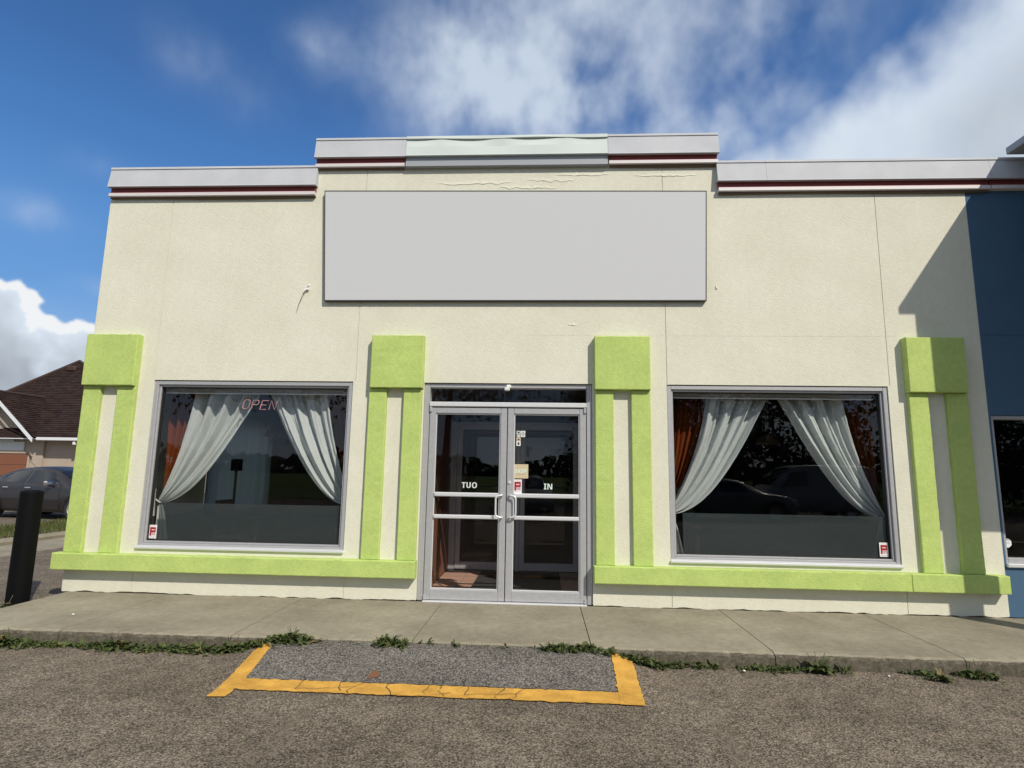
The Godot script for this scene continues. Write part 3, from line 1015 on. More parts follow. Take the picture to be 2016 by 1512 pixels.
func build_windows() -> void:
	for w in [WL, WR]:
		var n := sub("window", shop)
		var st := begin()
		bars(st, w[0] + 0.004, w[1] - 0.004, w[2] + 0.01, w[3] - 0.008, 0.045, 0.045, 0.045, 0.045, -0.13, -0.012)
		obj("frame", st, M.aluminium, n)
		st = begin()
		bars(st, w[0] + 0.0495, w[1] - 0.0495, w[2] + 0.0555, w[3] - 0.0535, 0.022, 0.022, 0.022, 0.022, -0.12, -0.034)
		obj("glazing_bead", st, M.aluminium, n)
		st = begin()
		bars(st, w[0] + 0.072, w[1] - 0.072, w[2] + 0.078, w[3] - 0.076, 0.007, 0.007, 0.007, 0.007, -0.11, -0.055, 0.001)
		obj("gasket", st, M.dark_seal, n)
		st = begin()
		cbox(st, Vector3(w[0] - 0.006, w[2] - 0.006, -0.12), Vector3(w[1] + 0.004, w[2] + 0.022, 0.03), 0.006)
		cbox(st, Vector3(w[0] + 0.002, w[2] + 0.0225, -0.12), Vector3(w[1] - 0.002, w[2] + 0.03, 0.012), 0.003)
		obj("sill", st, M.bright, n)
		for z in [-0.08]:
			obj("pane", pane(w[0] + 0.076, w[1] - 0.076, w[2] + 0.08, w[3] - 0.08, z), M.glass, n)
		st = begin()
		quad(st, Vector3(w[0] + 0.16, w[2] + 0.085, -0.094), Vector3(w[1] - 0.085, w[2] + 0.085, -0.094), Vector3(w[1] - 0.085, 0.99, -0.094), Vector3(w[0] + 0.16, 0.99, -0.094))
		tag(obj("privacy_film", st, M.film, n), "dark frosted film over the lower part of the glass")
	# side window of the dining room
	var n := sub("side_window", shop)
	obj("pane", begin_side(), M.glass, n)
	var st := begin()
	for q in [[0.75, 0.79], [2.16, 2.2]]: box(st, Vector3(-4.98, q[0], -4.2), Vector3(-4.9, q[1], -2.3))
	for q in [[-4.2, -4.16], [-2.34, -2.3]]: box(st, Vector3(-4.98, 0.79, q[0]), Vector3(-4.9, 2.16, q[1]))
	obj("frame", st, M.aluminium, n)

func begin_side() -> SurfaceTool:
	var st := begin()
	quad(st, Vector3(-4.94, 0.79, -4.16), Vector3(-4.94, 0.79, -2.34), Vector3(-4.94, 2.16, -2.34), Vector3(-4.94, 2.16, -4.16))
	return st

func text(called: String, s: String, size: float, m: Material, at: Vector3, parent: Node, font := "Droid Sans", bold := true, slant := 0.0) -> MeshInstance3D:
	var f := SystemFont.new()
	f.font_names = PackedStringArray([font])
	f.font_weight = 700 if bold else 400
	var t := TextMesh.new()
	t.text = s
	t.font = f
	t.font_size = 64
	t.pixel_size = size / 64.0
	t.depth = 0.0015
	t.curve_step = 2.0
	t.material = m
	var mi := MeshInstance3D.new()
	mi.mesh = t
	mi.name = called
	mi.position = at
	if slant != 0.0: mi.transform.basis = Basis(Vector3(1, 0, 0), Vector3(slant, 1, 0), Vector3(0, 0, 1))
	if parent: parent.add_child(mi, true)
	return mi

func build_entrance() -> void:
	var fr := sub("door_frame", shop)
	var st := begin()
	cbox(st, Vector3(-0.998, 0.004, -0.15), Vector3(-0.935, 2.394, -0.025), 0.004)
	obj("jamb", st, M.aluminium, fr)
	st = begin()
	cbox(st, Vector3(0.85, 0.004, -0.15), Vector3(0.907, 2.394, -0.025), 0.004)
	obj("jamb", st, M.aluminium, fr)
	st = begin()
	cbox(st, Vector3(-0.9345, 2.348, -0.15), Vector3(0.8495, 2.393, -0.026), 0.004)
	obj("head", st, M.aluminium, fr)
	st = begin()
	cbox(st, Vector3(-0.9345, 2.128, -0.15), Vector3(0.8495, 2.182, -0.004), 0.007)
	obj("transom_bar", st, M.bright, fr)
	obj("transom_pane", pane(-0.93, 0.845, 2.182, 2.348, -0.09), M.door_glass, fr)
	st = begin()
	cbox(st, Vector3(-0.93, -0.002, -0.15), Vector3(0.845, 0.012, 0.03), 0.004)
	obj("threshold", st, M.bright, fr)
	for s in 2:
		var d := sub("door", shop)
		var x0 := -0.928 if s == 0 else -0.037
		var x1 := -0.046 if s == 0 else 0.842
		var zf := -0.022
		var zb := -0.068
		st = begin()
		bars(st, x0, x1, 0.018, 2.118, 0.07, 0.07, 0.108, 0.066, zb, zf, 0.005)
		obj("leaf_frame", st, M.aluminium, d)
		st = begin()
		bars(st, x0 + 0.0705, x1 - 0.0705, 0.1265, 2.0515, 0.012, 0.012, 0.012, 0.012, zb + 0.004, zf - 0.014, 0.003)
		obj("glazing_bead", st, M.bright, d)
		for y in [[1.122, 1.168], [0.882, 0.924]]:
			st = begin()
			cbox(st, Vector3(x0 + 0.0825, y[0], zb), Vector3(x1 - 0.0825, y[1], zf + 0.008), 0.008)
			obj("push_rail", st, M.bright, d)
		for y in [[0.1385, 0.882], [0.924, 1.122], [1.168, 2.0395]]:
			obj("pane", pane(x0 + 0.0825, x1 - 0.0825, y[0], y[1], -0.045), M.door_glass, d)
		st = begin()
		var sx := -1.0 if s == 0 else 1.0
		var hx := -0.085 if s == 0 else -0.0
		var pts := []
		for q in [[0.0, 1.148, 0.0], [0.0, 1.148, 0.035], [0.012, 1.146, 0.045], [0.05, 1.138, 0.05], [0.066, 1.118, 0.05], [0.068, 1.09, 0.05], [0.068, 0.965, 0.05], [0.066, 0.935, 0.05], [0.05, 0.916, 0.05], [0.012, 0.907, 0.045], [0.0, 0.905, 0.035], [0.0, 0.905, 0.0]]:
			pts.append(Vector3(hx + sx * q[0], q[1], zf + q[2]))
		tube(st, pts, 0.0105, 10)
		obj("handle", st, M.bright, d)
		if s == 1:
			st = begin()
			var prof := [Vector2(0.018, 0.0), Vector2(0.017, 0.008), Vector2(0.012, 0.014), Vector2(0.0005, 0.014)]
			lathe(st, Vector3.ZERO, prof, 16)
			var lk := obj("lock", st, M.bright, d)
			lk.position = Vector3(-0.006, 1.286, zf)
			lk.rotation.x = PI / 2
		text("lettering", "TUO" if s == 0 else "IN", 0.088, M.letter if s == 0 else M.letter_mint, Vector3(-0.456 if s == 0 else 0.424, 1.248, -0.0435), d)
		# pivot at the head and foot
		st = begin()
		var px := x0 + 0.012 if s == 0 else x1 - 0.012
		cbox(st, Vector3(px - 0.014, 2.065, zf), Vector3(px + 0.014, 2.125, zf + 0.018), 0.004)
		obj("pivot", st, M.aluminium, d)
		st = begin()
		cbox(st, Vector3(px - 0.014, 0.018, zf), Vector3(px + 0.014, 0.065, zf + 0.014), 0.004)
		obj("pivot", st, M.aluminium, d)
	# vestibule
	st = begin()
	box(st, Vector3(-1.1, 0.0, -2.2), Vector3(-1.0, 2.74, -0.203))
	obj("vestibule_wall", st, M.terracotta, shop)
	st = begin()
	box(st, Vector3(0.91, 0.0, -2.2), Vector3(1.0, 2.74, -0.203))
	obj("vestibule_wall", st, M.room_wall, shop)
	st = begin()
	box(st, Vector3(-0.999, 2.4, -2.2), Vector3(0.909, 2.5, -0.203))
	box(st, Vector3(-0.999, 2.14, -2.2), Vector3(0.909, 2.399, -2.1))
	obj("vestibule_ceiling", st, M.room_wall, shop)
	var fl := sub("vestibule_floor", shop)
	st = begin()
	box(st, Vector3(-0.999, -0.2, -2.2), Vector3(0.909, -0.006, -0.155))
	obj("bed", st, M.grout, fl)
	for i in 6:
		for j in 6:
			st = begin()
			cbox(st, Vector3(-0.995 + i * 0.318, -0.02, -0.155 - (j + 1) * 0.325), Vector3(-0.995 + i * 0.318 + 0.31, 0.0 + rng.randf_range(-0.001, 0.001), -0.155 - j * 0.325 - 0.008), 0.003)
			obj("tile", st, M.tile if (i * 7 + j * 3) % 5 else M.tile_b, fl)
	for s in 2:
		var d := sub("inner_door", shop)
		var x0 := -0.9 if s == 0 else 0.03
		var x1 := -0.03 if s == 0 else 0.88
		st = begin()
		bars(st, x0, x1, 0.012, 2.1, 0.075, 0.075, 0.11, 0.075, -2.15, -2.1, 0.004)
		obj("leaf_frame", st, M.aluminium, d)
		obj("pane", pane(x0 + 0.075, x1 - 0.075, 0.122, 2.025, -2.125), M.door_glass, d)
	st = begin()
	cbox(st, Vector3(-0.028, 0.0, -2.19), Vector3(0.028, 2.138, -2.11), 0.004)
	cbox(st, Vector3(-0.998, 0.0, -2.19), Vector3(-0.905, 2.138, -2.11), 0.004)
	cbox(st, Vector3(0.884, 0.0, -2.19), Vector3(0.907, 2.138, -2.11), 0.004)
	cbox(st, Vector3(-0.9, 2.1, -2.19), Vector3(0.88, 2.139, -2.112), 0.004)
	obj("inner_door_frame", st, M.aluminium, shop)

# ---------------------------------------------------------------- things on and behind the front
func curtain(called: String, label: String, group: String, xo: float, xi: float, yt: float, tx: float, ty: float, z: float, folds: float, m: Material, sagging := 1.0, tail := true) -> void:
	var o := thing(called, label, "curtain", Vector3((xo + xi) * 0.5, 0, z), 0, group)
	var cx := (xo + xi) * 0.5
	var nu := 90
	var nv := 44
	var st := begin()
	st.set_smooth_group(0)
	var ph := rng.randf() * 6.0
	var nz := noise(FastNoiseLite.TYPE_SIMPLEX_SMOOTH, 1.1, rng.randi() % 1000, 2)
	var pts := []
	for j in nv + 1:
		var t := float(j) / nv
		var row := []
		for i in nu + 1:
			var u := float(i) / nu
			var top := Vector2(lerpf(xo, xi, u), yt)
			var end := Vector2(tx + (xi - tx) * 0.015 * u, ty - 0.035 * u + 0.02)
			var c1 := Vector2(lerpf(top.x, tx, 0.16 + 0.12 * u), lerpf(yt, ty, 0.42))
			var c2 := Vector2(lerpf(top.x, tx, 0.72 - 0.14 * u * sagging), lerpf(yt, ty, 0.82 + 0.17 * u * sagging))
			var p := top * (1 - t) ** 3 + c1 * 3 * t * (1 - t) ** 2 + c2 * 3 * t * t * (1 - t) + end * t ** 3
			var amp := lerpf(0.05, 0.018, t)
			var uu := u + nz.get_noise_2d(u * 2.0, t * 0.5) * 0.05
			var f := sin(uu * folds * TAU + ph) + 0.3 * sin(uu * folds * 2.3 * TAU + ph * 1.7 + t) + 0.9 * nz.get_noise_2d(u * 7.0, t * 0.8) + 0.12 * nz.get_noise_2d(u * 30.0, t * 14.0)
			row.append(Vector3(p.x - cx, p.y, amp * f + 0.03 * sin(PI * t) * u))
		pts.append(row)
	for j in nv:
		for i in nu:
			var q := [pts[j + 1][i], pts[j + 1][i + 1], pts[j][i + 1], pts[j][i]]
			for w in [0, 2, 1, 0, 3, 2]:
				st.set_smooth_group(0)
				st.add_vertex(q[w])
	st.generate_normals()
	obj("drape", st, m, o)
	if not tail: return
	st = begin()
	var dirx := signf(xi - tx)
	pts = []
	for j in 13:
		var t := j / 12.0
		var row := []
		for i in 25:
			var u := i / 24.0
			var w := lerpf(0.03, 0.16, t ** 0.7)
			row.append(Vector3(tx + dirx * (u * w) - cx, ty + 0.01 - t * (ty - 0.5), 0.012 * sin(u * 17.0 + ph)))
		pts.append(row)
	for j in 12:
		for i in 24:
			var q := [pts[j + 1][i], pts[j + 1][i + 1], pts[j][i + 1], pts[j][i]]
			for w in [0, 2, 1, 0, 3, 2]:
				st.set_smooth_group(0)
				st.add_vertex(q[w])
	st.generate_normals()
	obj("tail", st, m, o)
	st = begin()
	tube(st, [Vector3(tx - dirx * 0.02 - cx, ty + 0.03, 0.03), Vector3(tx + dirx * 0.03 - cx, ty + 0.0, 0.04), Vector3(tx + dirx * 0.045 - cx, ty - 0.01, 0.0)], 0.009, 8)
	obj("tie", st, m, o)

func sticker_p() -> StandardMaterial3D:
	# white card with a red block figure and small lines of print
	var im := Image.create(64, 100, false, Image.FORMAT_RGB8)
	im.fill(Color8(226, 222, 222))
	var red := Color8(150, 16, 28)
	im.fill_rect(Rect2i(8, 17, 48, 40), red)
	im.fill_rect(Rect2i(8, 57, 13, 24), red)
	im.fill_rect(Rect2i(21, 32, 26, 8), Color8(226, 196, 196))
	im.fill_rect(Rect2i(21, 55, 35, 24), Color8(222, 214, 216))
	for k in 3:
		for x in range(23, 54, 4 + k):
			im.fill_rect(Rect2i(x, 58 + k * 7, 2 + (x * 7 + k) % 3, 5), Color8(150, 60, 70) if k < 2 else Color8(60, 30, 34))
	for x in range(14, 50, 3): im.fill_rect(Rect2i(x, 8, 2, 2), Color8(170, 160, 160))
	for x in range(10, 54, 4): im.fill_rect(Rect2i(x, 88, 3, 3), Color8(120, 120, 124))
	var m := mat(1, 1, 1, 0.5)
	m.albedo_texture = ImageTexture.create_from_image(im)
	return m

func card(called: String, x0: float, x1: float, y0: float, y1: float, z: float, m: Material, label: String, group := "") -> MeshInstance3D:
	var st := begin()
	var w := (x1 - x0) * 0.5
	var h := (y1 - y0) * 0.5
	quad(st, Vector3(-w, -h, 0.001), Vector3(w, -h, 0.001), Vector3(w, h, 0.001), Vector3(-w, h, 0.001))
	box(st, Vector3(-w, -h, -0.001), Vector3(w, h, 0.0005))
	var o := obj(called, st, m)
	o.position = Vector3((x0 + x1) * 0.5, (y0 + y1) * 0.5, z)
	tag(o, label, "sticker", group)
	return o

func build_on_front() -> void:
	# blank sign board
	var sg := thing("sign_board", "large blank pale grey sign board with a thin dark edge above the doors", "sign", Vector3(0, 3.35, 0))
	var k := 0.9924
	var c := [Vector3(-2.217, 0.002, 0.05), Vector3(2.2, 0.006, 0.05), Vector3(2.245, 1.335, 0.05), Vector3(-2.3, 1.38, 0.05)]
	var st := begin()
	var inn := []
	var mid: Vector3 = (c[0] + c[1] + c[2] + c[3]) * 0.25
	for p in c: inn.append(p + Vector3(signf(mid.x - p.x) * 0.01, signf(mid.y - p.y) * 0.01, 0.0))
	quad(st, inn[0], inn[1], inn[2], inn[3])
	obj("face", st, M.sign, sg)
	st = begin()
	for i in 4:
		var j := (i + 1) % 4
		var f := Vector3(0, 0, 0.003)
		quad(st, c[i] + f, c[j] + f, inn[j] + f, inn[i] + f)
		quad(st, inn[i] + f, inn[j] + f, inn[j], inn[i])
		quad(st, Vector3(c[i].x, c[i].y, 0.001), Vector3(c[j].x, c[j].y, 0.001), c[j] + f, c[i] + f)
	obj("edge", st, M.sign_edge, sg)
	# stickers
	var ps := sticker_p()
	card("sticker", -4.125, -4.035, 0.588, 0.738, -0.078, ps, "red and white sticker low in the left window's corner", "red and white stickers")
	card("sticker", 3.962, 4.052, 0.573, 0.72, -0.078, ps, "red and white sticker low in the right window's corner", "red and white stickers")
	card("sticker", 0.036, 0.13, 1.168, 1.322, -0.044, ps, "red and white sticker above the push rail of the right door", "red and white stickers")
	var tan_o := thing("sticker", "square tan sticker with pale lettering on the right door's glass", "sticker", Vector3(0.12, 1.412, -0.044))
	st = begin()
	box(st, Vector3(-0.08, -0.078, -0.001), Vector3(0.08, 0.078, 0.0006))
	obj("backing", st, M.sticker_tan, tan_o)
	text("lettering", "SKIP", 0.062, M.sticker_ink, Vector3(-0.005, 0.0, 0.0008), tan_o, "Droid Sans", true, 0.22)
	st = begin()
	box(st, Vector3(-0.055, -0.034, 0.0007), Vector3(0.05, -0.028, 0.0012))
	obj("print", st, M.blind, tan_o)
	var pay := thing("payment_decal", "strip of small white and grey card decals near the top of the right door", "decal", Vector3(0.11, 1.78, -0.044))
	for r in [[-0.047, 0.0, -0.085, -0.035, 0], [-0.047, 0.0, -0.034, 0.003, 2], [-0.047, 0.0, 0.004, 0.043, 3], [-0.047, 0.0, 0.044, 0.083, 1], [0.004, 0.052, 0.053, 0.083, 0], [0.003, 0.05, 0.015, 0.044, 0]]:
		st = begin()
		box(st, Vector3(r[0], r[2], -0.001), Vector3(r[1], r[3], 0.0006))
		obj("decal", st, [M.white, M.sign, M.sticker_tan, M.blind][r[4]], pay)
		st = begin()
		box(st, Vector3(r[0] + 0.013, r[2] + 0.011, 0.0007), Vector3(r[1] - 0.013, r[3] - 0.011, 0.0012))
		obj("print", st, M.black if r[4] != 3 else M.white, pay)
	# motion sensor on the door head
	var se := thing("motion_sensor", "small white sensor fixed to the head of the door frame", "sensor", Vector3(-0.035, 2.345, -0.026))
	st = begin()
	cbox(st, Vector3(-0.025, -0.004, 0.0), Vector3(0.03, 0.035, 0.045), 0.01)
	obj("mount", st, M.white, se)
	st = begin()
	cbox(st, Vector3(-0.045, -0.035, 0.01), Vector3(0.015, 0.002, 0.06), 0.012)
	obj("lens", st, M.letter, se)
	# curtains
	var gw := "white sheer curtains"
	var gr := "rust-red curtains"
	curtain("curtain", "white sheer curtain tied back to the left in the left window", gw, -3.82, -3.0, 2.3, -4.18, 0.985, -0.28, 4.0, M.sheer)
	curtain("curtain", "white sheer curtain tied back to the right in the left window", gw, -2.2, -2.965, 2.3, -1.86, 0.985, -0.285, 3.8, M.sheer)
	curtain("curtain", "white sheer curtain tied back to the left in the right window", gw, 2.25, 2.92, 2.28, 1.79, 0.975, -0.28, 3.4, M.sheer)
	curtain("curtain", "white sheer curtain tied back to the right in the right window", gw, 3.8, 3.06, 2.28, 4.16, 0.965, -0.285, 3.8, M.sheer)
	curtain("curtain", "rust-red curtain at the left edge of the left window behind the sheer", gr, -4.22, -3.6, 2.32, -4.22, 1.0, -0.43, 6.0, M.rust, 0.6, false)
	curtain("curtain", "rust-red curtain at the right edge of the left window behind the sheer", gr, -1.8, -2.4, 2.32, -1.82, 1.0, -0.43, 6.0, M.rust, 0.6, false)
	curtain("curtain", "rust-red curtain at the left edge of the right window behind the sheer", gr, 1.72, 2.45, 2.3, 1.76, 0.99, -0.43, 6.0, M.rust, 0.6, false)
	curtain("curtain", "rust-red curtain at the right edge of the right window behind the sheer", gr, 4.2, 3.6, 2.3, 4.18, 0.98, -0.43, 6.0, M.rust, 0.6, false)
	# straight sheer over the side window of the dining room
	var sc := thing("curtain", "straight white sheer over the side window seen deep inside the left window", "curtain", Vector3(-4.74, 0, -3.25), PI / 2, gw)
	st = begin()
	var last := []
	for i in 61:
		var x := -1.05 + i * 0.035
		var zz := 0.025 * sin(x * 21.0) + 0.012 * sin(x * 9.0 + 1.0)
		if i: quad(st, Vector3(last[0], 0.72, last[1]), Vector3(x, 0.72, zz), Vector3(x, 2.3, zz), Vector3(last[0], 2.3, last[1]))
		last = [x, zz]
	obj("drape", st, M.sheer_side, sc)
	for w in [[WL, "left"], [WR, "right"]]:
		var b := thing("roller_blind", "grey rolled-up blind across the top of the %s window" % w[1], "blind", Vector3(0, 2.3, -0.17), 0, "rolled blinds")
		st = begin()
		cbox(st, Vector3(w[0][0] + 0.06, -0.02, -0.03), Vector3(w[0][1] - 0.09, 0.07, 0.02), 0.02)
		obj("cassette", st, M.blind, b)
		st = begin()
		cbox(st, Vector3(w[0][0] + 0.06, -0.036, 0.0), Vector3(w[0][1] - 0.09, -0.0205, 0.03), 0.006)
		obj("bottom_rail", st, M.sign, b)
	# unlit neon sign: slanted outline letters
	var ne := thing("neon_sign", "unlit pink neon sign reading OPEN at the top of the left window", "neon sign", Vector3(-2.985, 2.085, -0.13), 0.0)
	ne.rotation.z = -0.03
	var hgt := 0.1
	var letters := {
		"O": [[[0.03, 0], [0.012, 0.02], [0.012, 0.08], [0.03, 0.1], [0.068, 0.1], [0.086, 0.08], [0.086, 0.02], [0.068, 0], [0.03, 0]]],
		"P": [[[0.012, 0], [0.012, 0.1], [0.066, 0.1], [0.082, 0.088], [0.082, 0.06], [0.066, 0.048], [0.014, 0.048]]],
		"E": [[[0.085, 0.1], [0.012, 0.1], [0.012, 0], [0.085, 0]], [[0.014, 0.05], [0.07, 0.05]]],
		"N": [[[0.012, 0], [0.012, 0.1], [0.082, 0.0], [0.082, 0.1]]]}
	var off := -0.215
	for ch in ["O", "P", "E", "N"]:
		st = begin()
		for s in letters[ch]:
			var pts := []
			for q in s: pts.append(Vector3(off + q[0] + q[1] * 0.25, q[1] * 1.05, 0))
			tube(st, pts, 0.005, 7)
		obj("letter", st, M.neon, ne)
		off += 0.108
	for x in [-0.12, 0.15]:
		st = begin()
		tube(st, [Vector3(x, 0.1, -0.01), Vector3(x, 0.21, -0.03)], 0.002, 5)
		obj("hanger", st, M.black, ne)
	# pendant lamps
	for l in [[-4.18, 2.0, -3.2, "cream dome pendant lamp hanging inside behind the left window"], [4.13, 1.99, -3.5, "copper-edged dome pendant lamp hanging inside behind the right window"]]:
		var o := thing("pendant_lamp", l[3], "lamp", Vector3(l[0], l[1], l[2]), 0, "pendant lamps in the dining room")
		st = begin()
		lathe(st, Vector3.ZERO, [Vector2(0.19, -0.06), Vector2(0.18, -0.02), Vector2(0.14, 0.05), Vector2(0.08, 0.095), Vector2(0.03, 0.11), Vector2(0.001, 0.112)], 24)
		obj("lamp_shade", st, M.lamp_shade, o)
		st = begin()
		lathe(st, Vector3.ZERO, [Vector2(0.001, -0.08), Vector2(0.03, -0.07), Vector2(0.045, -0.03), Vector2(0.03, 0.02), Vector2(0.02, 0.06)], 14)
		obj("bulb", st, M.copper, o)
		st = begin()
		tube(st, [Vector3(0, 0.1, 0), Vector3(0, 2.75 - l[1], 0)], 0.006, 6)
		obj("cord", st, M.black, o)
	# dining tables and chairs, dark, close behind the glass
	var first_t: Node3D = null
	var first_c: Node3D = null
	for w in [[-3.0, -1.7, "left"], [2.9, -1.7, "right"]]:
		var t: Node3D
		if first_t == null:
			t = thing("dining_table", "", "table", Vector3.ZERO, 0, "dining tables")
			first_t = t
			st = begin()
			cbox(st, Vector3(-0.6, 0.71, -0.38), Vector3(0.6, 0.75, 0.38), 0.008)
			obj("tabletop", st, M.wood, t)
			for sx in [-0.52, 0.52]:
				for sz in [-0.3, 0.3]:
					st = begin()
					cbox(st, Vector3(sx - 0.03, 0, sz - 0.03), Vector3(sx + 0.03, 0.71, sz + 0.03), 0.005)
					obj("leg", st, M.wood, t)
		else:
			t = first_t.duplicate()
			t.name = numbered("dining_table")
			add_child(t)
		t.set_meta("label", "dark wooden dining table inside behind the %s window" % w[2])
		t.position = Vector3(w[0], 0, w[1])
		for s in [[-0.95, PI / 2, "left"], [0.95, -PI / 2, "right"]]:
			var ch: Node3D
			if first_c == null:
				ch = thing("dining_chair", "", "chair", Vector3.ZERO, 0, "dining chairs")
				first_c = ch
				st = begin()
				cbox(st, Vector3(-0.21, 0.42, -0.21), Vector3(0.21, 0.47, 0.21), 0.012)
				obj("seat", st, M.black, ch)
				st = begin()
				cbox(st, Vector3(-0.2, 0.55, -0.23), Vector3(0.2, 0.95, -0.2), 0.012)
				obj("backrest", st, M.black, ch)
				for sx in [-0.18, 0.18]:
					for sz in [-0.2, 0.18]:
						st = begin()
						cbox(st, Vector3(sx - 0.018, 0, sz - 0.018), Vector3(sx + 0.018, 0.42 if sz > 0 else 0.95, sz + 0.018), 0.004)
						obj("leg", st, M.wood, ch)
			else:
				ch = first_c.duplicate()
				ch.name = numbered("dining_chair")
				add_child(ch)
			ch.set_meta("label", "dark chair at the %s end of the dining table behind the %s window" % [s[2], w[2]])
			ch.position = Vector3(w[0] + s[0], 0, w[1])
			ch.rotation.y = s[1]
	# black speaker on a pole, far left corner of the room
	var sp := thing("speaker_stand", "black box speaker on a thin pole inside behind the left window", "speaker", Vector3(-4.05, 0, -1.75))
	st = begin()
	cbox(st, Vector3(-0.06, 1.36, -0.06), Vector3(0.06, 1.53, 0.06), 0.008)
	obj("speaker", st, M.black, sp)
	st = begin()
	tube(st, [Vector3(0, 0.02, 0), Vector3(0, 1.36, 0)], 0.018, 8)
	obj("pole", st, M.black, sp)
	st = begin()
	lathe(st, Vector3.ZERO, [Vector2(0.2, 0.0), Vector2(0.2, 0.012), Vector2(0.03, 0.03), Vector2(0.018, 0.05)], 18)
	obj("base", st, M.black, sp)
	# floor mat in the vestibule
	st = begin()
	cbox(st, Vector3(-0.55, 0, -0.9), Vector3(0.55, 0.012, 0.85), 0.004)
	var dm := obj("door_mat", st, M.mat_dark)
	dm.position = Vector3(0.05, 0.001, -1.1)
	tag(dm, "dark floor mat on the tiles between the outer and inner doors", "mat")

# ---------------------------------------------------------------- neighbours
func build_blue() -> void:
	var b := thing("neighbour_shop", "dark blue stucco shop wall adjoining at the right edge of the photo", "building")
	var st := begin()
	grid_wall(st, [5.1705, 13.0, 5.195, 8.4], [0.008, 0.52, 2.095, 2.98, 2.986, 5.0], -0.2, func(x: float, y: float) -> float:
		if x > 5.195 and x < 8.4 and y > 0.52 and y < 2.095: return NAN
		return -0.006 if y > 2.98 and y < 2.986 else -0.0015)
	obj("front_wall", st, M.blue, b)
	st = begin()
	box(st, Vector3(5.1705, 0, -8), Vector3(5.19, 5, -0.201))
	box(st, Vector3(12.9, 0, -8), Vector3(13.0, 5, -0.201))
	box(st, Vector3(5.1705, 0, -8.2), Vector3(13, 5, -8.001))
	obj("inner_wall", st, M.room_dark, b)
	st = begin()
	box(st, Vector3(5.19, 2.75, -8), Vector3(12.9, 2.8, -0.201))
	obj("ceiling", st, M.room_dark, b)
	st = begin()
	box(st, Vector3(5.19, -0.2, -8), Vector3(12.9, -0.003, -0.201))
	obj("floor", st, M.room_floor, b)
	var p := [
		["trim_strip", M.strip, [Vector2(0.001, 4.674), Vector2(0.055, 4.674), Vector2(0.062, 4.68), Vector2(0.06, 4.719), Vector2(0.001, 4.72)]],
		["maroon_band", M.maroon, [Vector2(0.001, 4.7205), Vector2(0.045, 4.7205), Vector2(0.03, 4.755), Vector2(0.03, 4.8), Vector2(0.001, 4.8)]],
		["fascia_panel", M.flashing, [Vector2(0.001, 4.801), Vector2(0.07, 4.792), Vector2(0.084, 4.787), Vector2(0.088, 4.791), Vector2(0.083, 4.802), Vector2(0.05, 5.03), Vector2(0.001, 5.03)]],
		["parapet_cap", M.flashing, [Vector2(0.001, 5.031), Vector2(0.056, 5.027), Vector2(0.06, 5.03), Vector2(0.055, 5.058), Vector2(-0.3, 5.075), Vector2(-0.3, 5.031)]]]
	for q in p:
		st = begin()
		extrude_x(st, q[2], 5.432, 13.0)
		obj(q[0], st, q[1], b)
	var w := sub("window", b)
	st = begin()
	bars(st, 5.197, 8.398, 0.545, 2.093, 0.035, 0.035, 0.05, 0.04, -0.13, -0.02)
	cbox(st, Vector3(6.78, 0.5955, -0.125), Vector3(6.82, 2.0525, -0.03), 0.004)
	obj("frame", st, M.aluminium, w)
	st = begin()
	cbox(st, Vector3(5.19, 0.505, -0.12), Vector3(8.405, 0.544, 0.03), 0.006)
	obj("sill", st, M.bright, w)
	for q in [[5.235, 6.778], [6.822, 8.36]]:
		obj("pane", pane(q[0], q[1], 0.598, 2.05, -0.08), M.glass, w)
	st = begin()
	var n := 8
	for i in n:
		var a0 := TAU * (i + 0.5) / n
		var a1 := TAU * (i + 1.5) / n
		tri(st, Vector3(0, 0, 0.001), Vector3(cos(a0) * 0.052, sin(a0) * 0.052, 0.001), Vector3(cos(a1) * 0.052, sin(a1) * 0.052, 0.001))
		quad(st, Vector3(cos(a0) * 0.052, sin(a0) * 0.052, -0.001), Vector3(cos(a1) * 0.052, sin(a1) * 0.052, -0.001), Vector3(cos(a1) * 0.052, sin(a1) * 0.052, 0.001), Vector3(cos(a0) * 0.052, sin(a0) * 0.052, 0.001))
	var oc := thing("window_sticker", "pale octagonal sticker at the lower left of the blue shop's window", "sticker", Vector3(5.275, 0.745, -0.078))
	obj("backing", st, M.white, oc)
	st = begin()
	box(st, Vector3(-0.032, -0.008, 0.0012), Vector3(0.03, 0.008, 0.0016))
	obj("print", st, M.sign, oc)
	# entrance canopy of the blue shop, standing just beyond the frame; its corner shows at the top right
	var c := thing("entry_canopy", "grey metal canopy edge at the top right corner above the blue wall", "canopy", Vector3(5.6, 0, 0))
	st = begin()
	cbox(st, Vector3(0.0, 5.064, 0.09), Vector3(5.0, 5.15, 1.69), 0.01)
	obj("roof_slab", st, M.flashing_band, c)
	st = begin()
	cbox(st, Vector3(0.03, 2.5, 1.28), Vector3(4.97, 5.06, 1.5), 0.01)
	obj("header_panel", st, M.blue, c)
	for x in [0.1, 4.6]:
		st = begin()
		cbox(st, Vector3(x, 0.0, 1.29), Vector3(x + 0.21, 2.499, 1.49), 0.01)
		obj("column", st, M.blue, c)

